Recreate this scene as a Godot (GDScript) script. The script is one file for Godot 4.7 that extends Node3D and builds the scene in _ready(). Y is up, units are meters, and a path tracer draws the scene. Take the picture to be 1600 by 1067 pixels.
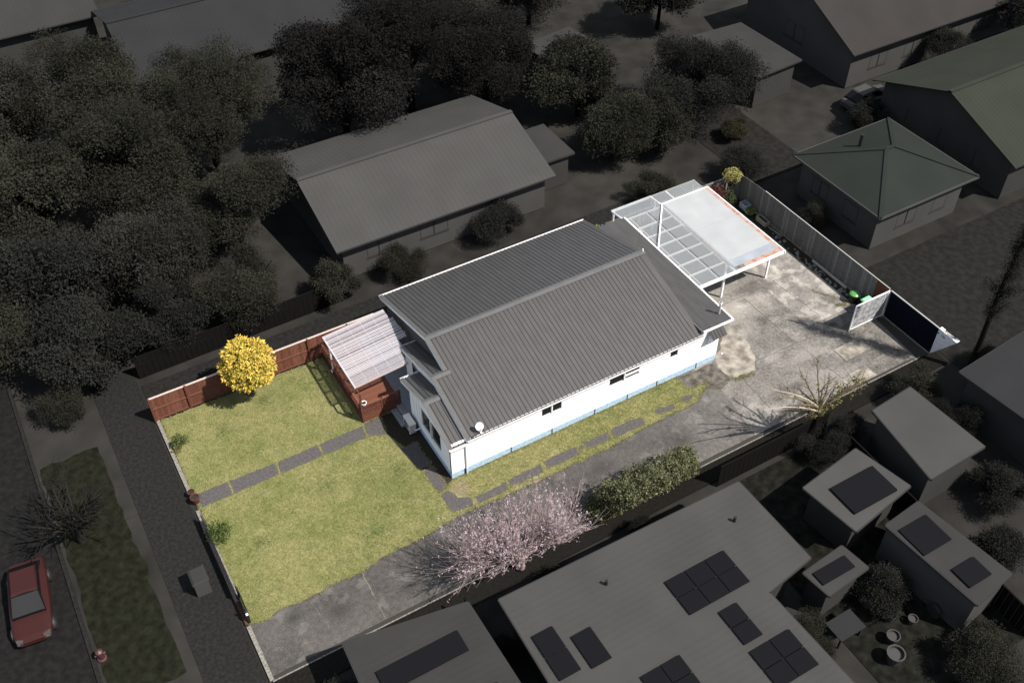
extends Node3D
# Aerial view of a white single-storey house on a long section; surroundings in dark tones.

var rng := RandomNumberGenerator.new()
var counts := {}
var M := {}

# ------------------------------------------------------------------ helpers: names and metas
func numbered(parent: Node, called: String) -> String:
	var k := str(parent.get_instance_id()) + called
	var n: int = counts.get(k, 0)
	counts[k] = n + 1
	return called if n == 0 else "%s_%03d" % [called, n]

func tag(o: Node, label: String, category: String, group := "", kind := "") -> Node:
	if label != "": o.set_meta("label", label)
	if category != "": o.set_meta("category", category)
	if group != "": o.set_meta("group", group)
	if kind != "": o.set_meta("kind", kind)
	return o

func thing(called: String, label: String, category: String, at := Vector3.ZERO, turn := 0.0, group := "") -> Node3D:
	var o := Node3D.new()
	o.name = numbered(self, called)
	add_child(o)
	o.position = at
	o.rotation.y = turn
	tag(o, label, category, group)
	return o

func origin_of(n: Node) -> Vector3:
	var p := Vector3.ZERO
	while n != self:
		p += (n as Node3D).position
		n = n.get_parent()
	return p

# commits a surface as ONE mesh; shapes are in world metres unless the parent is turned (local = true)
func build(st: SurfaceTool, called: String, mat: Material, parent: Node = self, local := false) -> MeshInstance3D:
	var o := MeshInstance3D.new()
	o.mesh = st.commit()
	o.material_override = mat
	o.name = numbered(parent, called)
	parent.add_child(o)
	if parent != self and not local: o.position = -origin_of(parent)
	return o

func inst(mesh: Mesh, called: String, mat: Material, parent: Node, at: Vector3, basis := Basis()) -> MeshInstance3D:
	var o := MeshInstance3D.new()
	o.mesh = mesh
	o.material_override = mat
	o.name = numbered(parent, called)
	parent.add_child(o)
	o.transform = Transform3D(basis, at - (origin_of(parent) if parent != self else Vector3.ZERO))
	return o

func struct(st: SurfaceTool, called: String, mat: Material, label := "") -> MeshInstance3D:
	var o := build(st, called, mat)
	tag(o, label, "", "", "structure")
	return o

# ------------------------------------------------------------------ helpers: geometry
func nw() -> SurfaceTool:
	var st := SurfaceTool.new()
	st.begin(Mesh.PRIMITIVE_TRIANGLES)
	return st

func tri(st: SurfaceTool, a: Vector3, b: Vector3, c: Vector3, out: Vector3) -> void:
	var n := (b - a).cross(c - a).normalized()
	if n.dot(out) < 0.0:
		n = -n
		var t := b; b = c; c = t
	st.set_normal(n); st.add_vertex(a)
	st.set_normal(n); st.add_vertex(c)
	st.set_normal(n); st.add_vertex(b)

func quad(st: SurfaceTool, a: Vector3, b: Vector3, c: Vector3, d: Vector3, out: Vector3) -> void:
	tri(st, a, b, c, out)
	tri(st, a, c, d, out)

func hexa(st: SurfaceTool, p: Array) -> void:   # 8 corners: bottom 0-3, top 4-7
	var m := Vector3.ZERO
	for q in p: m += q / 8.0
	for f in [[0, 1, 2, 3], [4, 5, 6, 7], [0, 1, 5, 4], [1, 2, 6, 5], [2, 3, 7, 6], [3, 0, 4, 7]]:
		var c: Vector3 = (p[f[0]] + p[f[1]] + p[f[2]] + p[f[3]]) / 4.0
		quad(st, p[f[0]], p[f[1]], p[f[2]], p[f[3]], c - m)

func box(st: SurfaceTool, a: Vector3, b: Vector3) -> void:
	var l := a.min(b); var h := a.max(b)
	hexa(st, [l, Vector3(h.x, l.y, l.z), Vector3(h.x, l.y, h.z), Vector3(l.x, l.y, h.z), Vector3(l.x, h.y, l.z), Vector3(h.x, h.y, l.z), h, Vector3(l.x, h.y, h.z)])

func bar(st: SurfaceTool, a: Vector3, b: Vector3, w: float, h: float, up := Vector3.UP) -> void:
	var d := (b - a).normalized()
	var s := d.cross(up)
	if s.length() < 0.01: s = d.cross(Vector3.RIGHT)
	s = s.normalized() * w * 0.5
	var t := s.cross(d).normalized() * h * 0.5
	hexa(st, [a - s - t, a + s - t, b + s - t, b - s - t, a - s + t, a + s + t, b + s + t, b - s + t])

func tube(st: SurfaceTool, pts: Array, radii: Array, sides := 8) -> void:
	var rings := []
	var nrm := []
	for i in pts.size():
		var d: Vector3 = (pts[mini(i + 1, pts.size() - 1)] - pts[maxi(i - 1, 0)]).normalized()
		var s := d.cross(Vector3.UP if absf(d.y) < 0.95 else Vector3.RIGHT).normalized()
		var t := s.cross(d)
		var ring := []
		var nr := []
		for k in sides:
			var a := TAU * k / sides
			var q := s * cos(a) + t * sin(a)
			ring.append(pts[i] + q * radii[i])
			nr.append(q)
		rings.append(ring); nrm.append(nr)
	for i in pts.size() - 1:
		for k in sides:
			var l := (k + 1) % sides
			var idx := [[i, k], [i + 1, l], [i + 1, k], [i, k], [i, l], [i + 1, l]]
			for q in idx:
				st.set_normal(nrm[q[0]][q[1]])
				st.add_vertex(rings[q[0]][q[1]])
	for k in range(1, sides - 1):
		tri(st, rings[-1][0], rings[-1][k], rings[-1][k + 1], pts[-1] - pts[-2])
		tri(st, rings[0][0], rings[0][k], rings[0][k + 1], pts[0] - pts[1])

# polygon in the plane (o + x*ux + y*uy), given depth along n
func prism(st: SurfaceTool, poly: PackedVector2Array, o: Vector3, ux: Vector3, uy: Vector3, n: Vector3, depth: float) -> void:
	var idx := Geometry2D.triangulate_polygon(poly)
	var f := func(p: Vector2, k: float) -> Vector3: return o + ux * p.x + uy * p.y + n * depth * k
	for i in range(0, idx.size(), 3):
		tri(st, f.call(poly[idx[i]], 1.0), f.call(poly[idx[i + 1]], 1.0), f.call(poly[idx[i + 2]], 1.0), n)
		tri(st, f.call(poly[idx[i]], 0.0), f.call(poly[idx[i + 1]], 0.0), f.call(poly[idx[i + 2]], 0.0), -n)
	var cw := Geometry2D.is_polygon_clockwise(poly)
	for i in poly.size():
		var p := poly[i]; var q := poly[(i + 1) % poly.size()]
		var e := (q - p).normalized()
		var o2 := Vector2(e.y, -e.x) * (-1.0 if cw else 1.0)
		quad(st, f.call(p, 0.0), f.call(q, 0.0), f.call(q, 1.0), f.call(p, 1.0), ux * o2.x + uy * o2.y)

# flat sheet from an outline in x/z, with uv over a world rectangle and a skirt down
func sheet(poly: PackedVector2Array, y: float, skirt := 0.0, uv := Rect2(0, 0, 1, 1)) -> SurfaceTool:
	var st := nw()
	var idx := Geometry2D.triangulate_polygon(poly)
	for i in range(0, idx.size(), 3):
		var v := [poly[idx[i]], poly[idx[i + 1]], poly[idx[i + 2]]]
		if (v[1] - v[0]).cross(v[2] - v[0]) < 0.0: v = [v[0], v[2], v[1]]
		for q in v:
			st.set_normal(Vector3.UP); st.set_uv((q - uv.position) / uv.size)
			st.add_vertex(Vector3(q.x, y, q.y))
	if skirt > 0.0:
		var cw := Geometry2D.is_polygon_clockwise(poly)
		for i in poly.size():
			var p := poly[i]; var q := poly[(i + 1) % poly.size()]
			var e := (q - p).normalized()
			var o2 := Vector2(e.y, -e.x) * (-1.0 if cw else 1.0)
			st.set_uv((p - uv.position) / uv.size)
			quad(st, Vector3(p.x, y, p.y), Vector3(q.x, y, q.y), Vector3(q.x, y - skirt, q.y), Vector3(p.x, y - skirt, p.y), Vector3(o2.x, 0, o2.y))
	return st

func P2(l: Array) -> PackedVector2Array:
	var p := PackedVector2Array()
	for i in range(0, l.size(), 2): p.append(Vector2(l[i], l[i + 1]))
	return p

# a sheet whose cross profile (u, height) is swept down the slope v
func profiled(st: SurfaceTool, o: Vector3, u: Vector3, v: Vector3, lenv: float, prof: Array, thick := 0.012) -> void:
	var n := v.cross(u).normalized()
	if n.y < 0: n = -n
	for i in prof.size() - 1:
		var a: Vector2 = prof[i]; var b: Vector2 = prof[i + 1]
		var p := o + u * a.x + n * a.y; var q := o + u * b.x + n * b.y
		var out := n * (b.x - a.x) + u * (a.y - b.y)
		quad(st, p, q, q + v * lenv, p + v * lenv, out)
		if thick > 0.0:
			quad(st, o + u * a.x + v * lenv - n * thick, o + u * b.x + v * lenv - n * thick, q + v * lenv, p + v * lenv, v)
	if thick > 0.0:
		var w0: Vector2 = prof[0]; var w1: Vector2 = prof[-1]
		quad(st, o + u * w0.x - n * thick, o + u * w1.x - n * thick, o + u * w1.x + v * lenv - n * thick, o + u * w0.x + v * lenv - n * thick, -n)

func ribs(lenu: float, pitch: float, h: float, m0: float, m1: float, first := 0.0) -> Array:
	var a := [Vector2(0, 0)]
	var x := m0 + first
	while x < lenu - m1:
		a.append_array([Vector2(x - 0.032, 0), Vector2(x - 0.013, h), Vector2(x + 0.013, h), Vector2(x + 0.032, 0)])
		x += pitch
	a.append(Vector2(lenu, 0))
	return a

func mm(called: String, mesh: Mesh, mat: Material, xf: Array, cols: Array, parent: Node) -> MultiMeshInstance3D:
	var m := MultiMesh.new()
	m.transform_format = MultiMesh.TRANSFORM_3D
	m.use_colors = true
	m.mesh = mesh
	m.instance_count = xf.size()
	var off := origin_of(parent) if parent != self else Vector3.ZERO
	for i in xf.size():
		var t: Transform3D = xf[i]
		t.origin -= off
		m.set_instance_transform(i, t)
		m.set_instance_color(i, cols[i])
	var o := MultiMeshInstance3D.new()
	o.multimesh = m
	o.material_override = mat
	o.name = numbered(parent, called)
	parent.add_child(o)
	o.set_meta("kind", "stuff")
	return o

func rnd(a: float, b: float) -> float: return rng.randf_range(a, b)
func rdir() -> Vector3:
	var z := rnd(-1, 1); var a := rnd(0, TAU); var r := sqrt(1 - z * z)
	return Vector3(r * cos(a), z, r * sin(a))

func leaf_clump(n: int, size: float, spread: float, slim: float, seed_: int) -> ArrayMesh:
	rng.seed = seed_
	var st := nw()
	for i in n:
		var d := rdir()
		var c := d * spread * rnd(0.3, 1.0)
		var l := (d + rdir() * 0.9 + Vector3(0, 0.3, 0)).normalized()
		var s := l.cross(rdir()).normalized()
		var nn := s.cross(l)
		if nn.y < 0: nn = -nn
		var tip := c + l * size
		var mid := c + l * size * 0.5
		st.set_color(Color(1, 1, 1))
		tri(st, c, mid + s * size * slim + nn * size * 0.08, mid - nn * size * 0.04, nn)
		tri(st, mid + s * size * slim + nn * size * 0.08, tip, mid - nn * size * 0.04, nn)
		tri(st, c, mid - s * size * slim + nn * size * 0.08, mid - nn * size * 0.04, nn)
		tri(st, mid - s * size * slim + nn * size * 0.08, tip, mid - nn * size * 0.04, nn)
	return st.commit()

# ------------------------------------------------------------------ helpers: materials and textures
func lin(r: float, g: float, b: float) -> Color: return Color(r, g, b).linear_to_srgb()

func noise(seed_: int, f: float, oct := 4, kind := FastNoiseLite.TYPE_SIMPLEX_SMOOTH) -> FastNoiseLite:
	var n := FastNoiseLite.new()
	n.seed = seed_; n.noise_type = kind; n.frequency = f
	n.fractal_type = FastNoiseLite.FRACTAL_FBM; n.fractal_octaves = oct
	return n

func mottle(seed_: int, f: float, lo: float, hi: float, streak := 1) -> ImageTexture:
	var im := noise(seed_, f, 5).get_seamless_image(512, 512)
	im.convert(Image.FORMAT_L8)
	var d := im.get_data()
	for i in d.size(): d[i] = int(255.0 * (lo + (hi - lo) * d[i] / 255.0))
	im = Image.create_from_data(512, 512, false, Image.FORMAT_L8, d)
	if streak > 1:
		im.resize(512, maxi(8, 512 / streak), Image.INTERPOLATE_BILINEAR)
	im.generate_mipmaps()
	return ImageTexture.create_from_image(im)

func mat(c: Color, rough := 0.8, tex: Texture2D = null, scale := Vector3.ONE, spec := 0.5, metal := 0.0, bump: Texture2D = null, bs := 1.0) -> StandardMaterial3D:
	var m := StandardMaterial3D.new()
	m.albedo_color = c
	m.roughness = rough
	m.metallic_specular = spec
	m.metallic = metal
	if tex:
		m.albedo_texture = tex
	if tex or bump:
		m.uv1_triplanar = true
		m.uv1_world_triplanar = true
		m.uv1_scale = scale
	if bump:
		m.heightmap_enabled = true
		m.heightmap_texture = bump
		m.heightmap_scale = bs
	return m

func leafmat(rough := 0.6, back := 0.3) -> StandardMaterial3D:
	var m := StandardMaterial3D.new()
	m.vertex_color_use_as_albedo = true
	m.albedo_color = Color(1, 1, 1)
	m.roughness = rough
	m.metallic_specular = 0.3
	m.cull_mode = BaseMaterial3D.CULL_DISABLED
	if back > 0.0:
		m.backlight_enabled = true
		m.backlight = Color(back, back, back)
	return m

func paint_image(w: int, h: int, r: Rect2, f: Callable) -> ImageTexture:
	var d := PackedByteArray()
	d.resize(w * h * 3)
	var k := 0
	for j in h:
		var z := r.position.y + r.size.y * (j + 0.5) / h
		for i in w:
			var c: Color = f.call(r.position.x + r.size.x * (i + 0.5) / w, z)
			d[k] = int(clampf(c.r, 0, 1) * 255.0)
			d[k + 1] = int(clampf(c.g, 0, 1) * 255.0)
			d[k + 2] = int(clampf(c.b, 0, 1) * 255.0)
			k += 3
	var im := Image.create_from_data(w, h, false, Image.FORMAT_RGB8, d)
	im.generate_mipmaps()
	return ImageTexture.create_from_image(im)

func textured(t: Texture2D, rough := 0.9, spec := 0.3, bump: Texture2D = null, bs := 1.0) -> StandardMaterial3D:
	var m := StandardMaterial3D.new()
	m.albedo_texture = t
	m.roughness = rough
	m.metallic_specular = spec
	return m

# ------------------------------------------------------------------ the scene
func _ready() -> void:
	rng.seed = 7
	# camera
	var cam := Camera3D.new()
	cam.name = "camera"
	add_child(cam)
	cam.transform = Transform3D(Basis(Vector3(0.864812, -0.006879, 0.502049), Vector3(0.356987, 0.711556, -0.605184), Vector3(-0.353073, 0.702596, 0.617818)).orthonormalized(), Vector3(-12.7544, 40.0, 28.3318))
	cam.fov = 36.951
	cam.near = 0.5
	cam.far = 600.0
	cam.current = true
	# sky and exposure
	var sky_mat := ProceduralSkyMaterial.new()
	sky_mat.sky_top_color = Color(0.58, 0.61, 0.66)
	sky_mat.sky_horizon_color = Color(0.78, 0.81, 0.84)
	sky_mat.ground_horizon_color = Color(0.30, 0.30, 0.29)
	sky_mat.ground_bottom_color = Color(0.12, 0.12, 0.11)
	sky_mat.energy_multiplier = 0.95
	var sky := Sky.new()
	sky.sky_material = sky_mat
	var env := Environment.new()
	env.background_mode = Environment.BG_SKY
	env.sky = sky
	env.tonemap_mode = Environment.TONE_MAPPER_LINEAR
	env.tonemap_exposure = 2.3
	env.sdfgi_enabled = true
	env.ssao_enabled = true
	env.ssil_enabled = true
	var we := WorldEnvironment.new()
	we.name = "world_environment"
	we.environment = env
	add_child(we)
	# sun
	var sun := DirectionalLight3D.new()
	sun.name = "sun"
	sun.light_energy = 1.5
	sun.light_color = Color(1.0, 0.965, 0.915)
	sun.light_angular_distance = 0.5
	sun.shadow_enabled = true
	add_child(sun)
	sun.look_at_from_position(Vector3(36.1, 78.5, 50.3), Vector3.ZERO, Vector3.UP)

	make_materials()
	make_ground()
	make_house()
	make_porch()
	make_carport()
	make_fences()
	make_small_things()
	make_plants()
	make_neighbours()
	make_dark_trees()

func make_materials() -> void:
	var fine := mottle(3, 0.03, 0.72, 1.0)
	var soft := mottle(5, 0.012, 0.86, 1.0)
	var grain := mottle(9, 0.05, 0.55, 1.0, 16)
	var rough_b := mottle(11, 0.06, 0.0, 1.0)
	M.fine = fine; M.soft = soft; M.rough_b = rough_b
	M.roof = mat(lin(0.0431, 0.0416, 0.0424), 0.45, mottle(41, 0.02, 0.80, 1.0), Vector3(0.30, 0.2, 0.055), 0.5)
	M.flash = mat(lin(0.0663, 0.0663, 0.0663), 0.34, soft, Vector3(0.4, 0.4, 0.4), 0.6)
	M.white = mat(lin(0.74, 0.75, 0.77), 0.55, soft, Vector3(0.3, 0.5, 0.3))
	M.wall = mat(lin(0.74, 0.76, 0.79), 0.6, mottle(6, 0.01, 0.95, 1.0), Vector3(0.35, 0.12, 0.35), 0.3)
	M.gutter = mat(lin(0.6480, 0.6480, 0.6660), 0.4, soft, Vector3(0.6, 0.6, 0.6))
	M.blue = mat(lin(0.3821, 0.5402, 0.6851), 0.6, fine, Vector3(0.4, 0.4, 0.4), 0.3)
	M.dark = mat(lin(0.012, 0.012, 0.014), 0.5)
	M.glass = mat(lin(0.010, 0.011, 0.012), 0.12, null, Vector3.ONE, 0.22)
	M.soffit = mat(lin(0.35, 0.35, 0.36), 0.7)
	M.grey_floor = mat(lin(0.1440, 0.1710, 0.2070), 0.6, fine, Vector3(0.5, 0.5, 0.5))
	M.step = mat(lin(0.2700, 0.2880, 0.3150), 0.7, grain, Vector3(0.6, 0.6, 0.6), 0.3)
	M.red = mat(lin(0.1647, 0.0634, 0.0415), 0.75, grain, Vector3(1.1, 0.25, 1.1), 0.3)
	M.red2 = mat(lin(0.1366, 0.0512, 0.0342), 0.75, grain, Vector3(1.3, 0.3, 1.3), 0.3)
	M.red3 = mat(lin(0.1830, 0.0756, 0.0488), 0.75, grain, Vector3(0.9, 0.2, 0.9), 0.3)
	M.deck = mat(lin(0.1740, 0.0660, 0.0408), 0.7, grain, Vector3(0.5, 0.5, 1.2), 0.3)
	M.cap = mat(lin(0.4620, 0.3740, 0.3410), 0.7, fine, Vector3(0.7, 0.7, 0.7))
	M.pal = mat(lin(0.1696, 0.1654, 0.1610), 0.85, grain, Vector3(1.2, 0.22, 1.2), 0.2)
	M.pal2 = mat(lin(0.1509, 0.1466, 0.1409), 0.85, grain, Vector3(1.4, 0.25, 1.4), 0.2)
	M.pal3 = mat(lin(0.2372, 0.2329, 0.2243), 0.85, grain, Vector3(1.0, 0.2, 1.0), 0.2)
	M.navy = mat(lin(0.005, 0.006, 0.011), 0.9, soft, Vector3(0.5, 0.5, 0.5), 0.08)
	var on := noise(21, 1.6, 4)
	var ot := paint_image(256, 256, Rect2(0, 0, 6, 6), func(x: float, z: float) -> Color:
		var k := smoothstep(-0.5, 0.12, on.get_noise_2d(x, z))
		return lin(lerpf(0.24, 0.25, k), lerpf(0.105, 0.19, k), lerpf(0.07, 0.165, k)))
	M.orange = mat(Color(1, 1, 1), 0.8, ot, Vector3(0.17, 0.17, 0.17), 0.2)
	M.sheet = mat(lin(0.2517, 0.2660, 0.2802), 0.45, mottle(22, 0.008, 0.93, 1.0), Vector3(0.12, 0.12, 0.12), 0.3)
	M.sheet2 = mat(lin(0.225, 0.250, 0.290), 0.45, mottle(23, 0.008, 0.88, 1.0), Vector3(0.2, 0.2, 0.2), 0.4)
	M.concrete = mat(lin(0.2200, 0.2145, 0.1980), 0.9, mottle(24, 0.02, 0.55, 1.0), Vector3(0.5, 0.5, 0.5), 0.2)
	M.pale = mat(lin(0.2912, 0.2688, 0.2386), 0.9, mottle(25, 0.008, 0.55, 1.0), Vector3(0.28, 0.28, 0.28), 0.2)
	M.kerb = mat(lin(0.2200, 0.2090, 0.1925), 0.9, mottle(26, 0.03, 0.6, 1.0), Vector3(0.5, 0.5, 0.5), 0.2)
	M.slab = mat(lin(0.0737, 0.0698, 0.0711), 0.9, mottle(27, 0.02, 0.78, 1.0), Vector3(0.55, 0.55, 0.55), 0.2)
	M.soil = mat(lin(0.0540, 0.0468, 0.0378), 0.95, mottle(28, 0.05, 0.35, 1.0), Vector3(0.5, 0.5, 0.5), 0.1)
	M.black = mat(lin(0.008, 0.008, 0.009), 0.4)
	M.terracotta = mat(lin(0.085, 0.034, 0.025), 0.8, fine, Vector3(1, 1, 1), 0.3)
	M.green_lid = mat(lin(0.05, 0.19, 0.045), 0.45)
	M.mint_lid = mat(lin(0.17, 0.50, 0.25), 0.45)
	M.bark = mat(lin(0.10, 0.085, 0.07), 0.9, fine, Vector3(2, 0.7, 2), 0.2)
	M.twig = mat(lin(0.2125, 0.1688, 0.1688), 0.85, null, Vector3.ONE, 0.2)
	M.leaf = leafmat(0.5, 0.25)
	M.petal = leafmat(0.8, 0.5)
	M.dleaf = leafmat(0.9, 0.9)
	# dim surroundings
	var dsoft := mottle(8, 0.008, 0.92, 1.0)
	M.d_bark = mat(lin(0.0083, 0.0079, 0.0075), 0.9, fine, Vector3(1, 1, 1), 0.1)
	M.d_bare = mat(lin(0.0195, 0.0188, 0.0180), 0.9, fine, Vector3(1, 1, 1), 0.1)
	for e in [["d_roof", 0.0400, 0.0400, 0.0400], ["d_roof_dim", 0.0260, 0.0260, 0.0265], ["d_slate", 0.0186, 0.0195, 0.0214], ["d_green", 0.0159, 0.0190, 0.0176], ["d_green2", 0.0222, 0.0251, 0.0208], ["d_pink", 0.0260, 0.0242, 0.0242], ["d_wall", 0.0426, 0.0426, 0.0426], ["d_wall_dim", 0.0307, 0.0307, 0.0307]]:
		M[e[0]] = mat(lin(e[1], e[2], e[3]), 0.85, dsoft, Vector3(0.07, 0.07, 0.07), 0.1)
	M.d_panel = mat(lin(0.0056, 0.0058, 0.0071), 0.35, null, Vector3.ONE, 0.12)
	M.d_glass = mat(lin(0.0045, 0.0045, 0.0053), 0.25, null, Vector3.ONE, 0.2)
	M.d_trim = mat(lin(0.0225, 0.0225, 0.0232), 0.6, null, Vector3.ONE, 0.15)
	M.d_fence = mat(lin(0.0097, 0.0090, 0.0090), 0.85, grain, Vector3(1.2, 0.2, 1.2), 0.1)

# ------------------------------------------------------------------ ground
func ragged(p: PackedVector2Array, step: float, amp: float, seed_: int) -> PackedVector2Array:
	var nz := noise(seed_, 1.1, 3)
	var out := PackedVector2Array()
	for i in p.size():
		var a := p[i]; var b := p[(i + 1) % p.size()]
		var n := maxi(1, int((b - a).length() / step))
		var s := (b - a).normalized().orthogonal()
		for k in n:
			var q := a.lerp(b, float(k) / n)
			out.append(q + s * nz.get_noise_2d(q.x * 2.3, q.y * 2.3) * amp)
	return out

var lawn_poly: PackedVector2Array
var strip_poly: PackedVector2Array
var bare_rects := []

func make_ground() -> void:
	# wide dark terrain to the horizon
	var n1 := noise(31, 0.09, 5); var n2 := noise(32, 0.5, 3)
	var tr := Rect2(-42, -80, 130, 115)
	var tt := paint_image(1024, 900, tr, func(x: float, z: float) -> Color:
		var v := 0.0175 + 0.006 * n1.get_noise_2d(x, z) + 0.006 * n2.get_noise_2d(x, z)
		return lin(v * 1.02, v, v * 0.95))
	var tm := textured(tt, 0.95, 0.1)
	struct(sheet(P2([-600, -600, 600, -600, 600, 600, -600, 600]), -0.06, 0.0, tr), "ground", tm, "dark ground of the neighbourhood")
	# street on the left, footpath and verges
	var st := nw()
	var road_m := mat(lin(0.0120, 0.0120, 0.0124), 0.9, M.fine, Vector3(0.15, 0.15, 0.15), 0.1)
	struct(sheet(P2([-60, -80, -17.6, -80, -17.6, 40, -60, 40]), -0.045), "road", road_m, "dark street in front of the house")
	box(st, Vector3(-17.75, -0.1, -80), Vector3(-17.58, 0.05, 40))
	struct(st, "kerb", mat(lin(0.017, 0.017, 0.017), 0.9, M.fine, Vector3(0.3, 0.3, 0.3), 0.1), "kerb between street and grass verge")
	var verge_m := mat(lin(0.0135, 0.0145, 0.0095), 0.95, mottle(33, 0.03, 0.6, 1.0), Vector3(0.12, 0.12, 0.12), 0.1)
	tag(struct(sheet(ragged(P2([-17.4, -11, -14.6, -11, -14.4, 3.2, -17.4, 3.6]), 0.5, 0.2, 5), -0.03), "grass_verge", verge_m), "dim grass verge between street and footpath", "")
	struct(sheet(P2([-13.9, -40, -11.62, -40, -11.62, 30, -13.9, 30]), -0.03), "footpath", mat(lin(0.0175, 0.0175, 0.0175), 0.9, M.fine, Vector3(0.3, 0.3, 0.3), 0.1), "footpath running past the front boundary")
	struct(sheet(P2([-11.5, -14.0, 22, -14.4, 22, -11.35, -11.5, -11.3]), -0.03), "side_driveway", mat(lin(0.0160, 0.0160, 0.0158), 0.9, M.fine, Vector3(0.2, 0.2, 0.2), 0.1), "neighbour's side driveway beyond the brown fence")
	struct(sheet(P2([27.2, -1.5, 70, -1.5, 70, 8, 27.2, 8]), -0.03), "rear_driveway", mat(lin(0.0150, 0.0150, 0.0145), 0.9, M.fine, Vector3(0.12, 0.12, 0.12), 0.1), "neighbour's yard behind the grey fence")
	struct(sheet(P2([28.5, -24, 33.4, -24, 33.4, -11.5, 28.5, -11.5]), -0.028), "back_yard", mat(lin(0.0155, 0.0150, 0.0145), 0.9, M.fine, Vector3(0.12, 0.12, 0.12), 0.1), "paved yard between the far garages")
	struct(sheet(P2([10.4, 7.2, 18.4, 7.2, 18.4, 20, 10.4, 20]), -0.028), "side_yard", mat(lin(0.0140, 0.0145, 0.0125), 0.9, mottle(34, 0.02, 0.5, 1.0), Vector3(0.15, 0.15, 0.15), 0.1), "dim yard of the house with solar panels")
	# driveway of dark asphalt
	var a1 := noise(41, 0.35, 4); var a2 := noise(42, 3.0, 3); var a3 := noise(43, 0.8, 4); var a4 := noise(44, 14.0, 2)
	var dr := Rect2(-11.5, -1.5, 31.0, 7.2)
	var dt := paint_image(2048, 476, dr, func(x: float, z: float) -> Color:
		var v := 0.044 + 0.013 * a1.get_noise_2d(x, z) + 0.012 * a2.get_noise_2d(x, z) + 0.018 * a4.get_noise_2d(x, z)
		v += 0.022 * smoothstep(0.22, 0.6, a3.get_noise_2d(x + 40, z))
		v *= 1.10
		if x < -6.0: v *= 1.08
		v += 0.05 * pow(maxf(0.0, a4.get_noise_2d(x * 0.7 + 90, z * 0.7) - 0.28), 1.0)
		v *= 1.0 + 0.5 * smoothstep(9.0, 14.0, x)
		for o in [[-7.6, 3.9, 0.5], [-4.4, 4.4, 0.35], [1.5, 3.6, 0.4], [6.8, 3.1, 0.5], [11.2, 3.7, 0.45], [-9.6, 3.2, 0.3]]:
			var dd: float = ((x - o[0]) * (x - o[0]) * 0.5 + (z - o[1]) * (z - o[1])) / (o[2] * o[2])
			if dd < 4.0: v *= 1.0 - 0.33 * exp(-dd * 1.4) * (1.0 + a2.get_noise_2d(x, z))
		v *= 1.0 - 0.10 * (exp(-pow((z - 3.15) / 0.16, 2.0)) + exp(-pow((z - 4.55) / 0.16, 2.0))) * (0.7 + a3.get_noise_2d(x, 3.0))
		v = maxf(v, 0.018)
		return lin(v * 1.03, v * 0.975, v * 0.95))
	var asphalt := textured(dt, 0.92, 0.25)
	M.asphalt = asphalt
	struct(sheet(P2([-11.4, -1.5, 14.2, -1.5, 15.2, 1.3, 14.6, 5.52, -11.4, 5.52]), 0.0, 0.08, dr), "driveway", asphalt, "long dark asphalt driveway beside the house")
	# pale cracks and joints of the driveway, filled with dry moss
	var moss := mat(lin(0.165, 0.155, 0.115), 0.95, M.fine, Vector3(1.5, 1.5, 1.5), 0.1)
	st = nw()
	for j in [[-6.02, 2.62, -6.07, 5.3, 0.06], [-2.98, 2.2, -2.9, 2.8, 0.05], [-8.6, 2.7, -8.4, 4.4, 0.025], [3.9, 2.3, 3.95, 3.4, 0.02], [9.9, 2.1, 9.7, 3.2, 0.02]]:
		var nseg := 14
		for k in nseg:
			var p := Vector2(j[0], j[1]).lerp(Vector2(j[2], j[3]), float(k) / nseg)
			var q := Vector2(j[0], j[1]).lerp(Vector2(j[2], j[3]), float(k + 1) / nseg)
			if rng.randf() < 0.2: continue
			var w: float = j[4] * rnd(0.25, 1.0)
			p.x += rnd(-0.03, 0.03)
			q.x += rnd(-0.03, 0.03)
			quad(st, Vector3(p.x - w / 2, 0.005, p.y), Vector3(p.x + w / 2, 0.005, p.y), Vector3(q.x + w / 2, 0.005, q.y), Vector3(q.x - w / 2, 0.005, q.y), Vector3.UP)
	tag(struct(st, "driveway_joint", moss), "mossy joints across the driveway", "")
	# rear yard of stained concrete
	var c1 := noise(51, 0.18, 5); var c2 := noise(52, 0.9, 5); var c3 := noise(53, 5.0, 3); var c4 := noise(54, 0.45, 5)
	var cr := Rect2(13.0, -12.0, 14.0, 18.0)
	var ct := paint_image(1100, 1414, cr, func(x: float, z: float) -> Color:
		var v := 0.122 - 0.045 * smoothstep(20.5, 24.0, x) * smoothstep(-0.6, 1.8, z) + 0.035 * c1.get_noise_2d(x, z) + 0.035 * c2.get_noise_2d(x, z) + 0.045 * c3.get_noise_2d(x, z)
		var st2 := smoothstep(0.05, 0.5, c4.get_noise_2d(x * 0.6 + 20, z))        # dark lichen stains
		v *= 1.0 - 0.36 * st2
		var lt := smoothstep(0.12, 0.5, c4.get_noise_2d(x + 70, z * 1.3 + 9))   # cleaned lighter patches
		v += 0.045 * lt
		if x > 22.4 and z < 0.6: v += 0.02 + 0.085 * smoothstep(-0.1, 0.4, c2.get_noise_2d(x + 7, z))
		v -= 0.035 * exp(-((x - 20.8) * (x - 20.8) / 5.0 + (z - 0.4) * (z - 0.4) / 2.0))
		v += 0.06 * exp(-((x - 19.6) * (x - 19.6) / 3.0 + (z + 2.6) * (z + 2.6) / 0.7))
		v = clampf(v, 0.04, 0.30)
		var g := smoothstep(0.1, 0.45, c2.get_noise_2d(x * 0.8 - 30, z * 0.8)) * 0.04
		return lin(v * 1.035, v * (0.985 - g * 0.3), v * (0.935 - g)))
	var yard := textured(ct, 0.92, 0.25)
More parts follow.
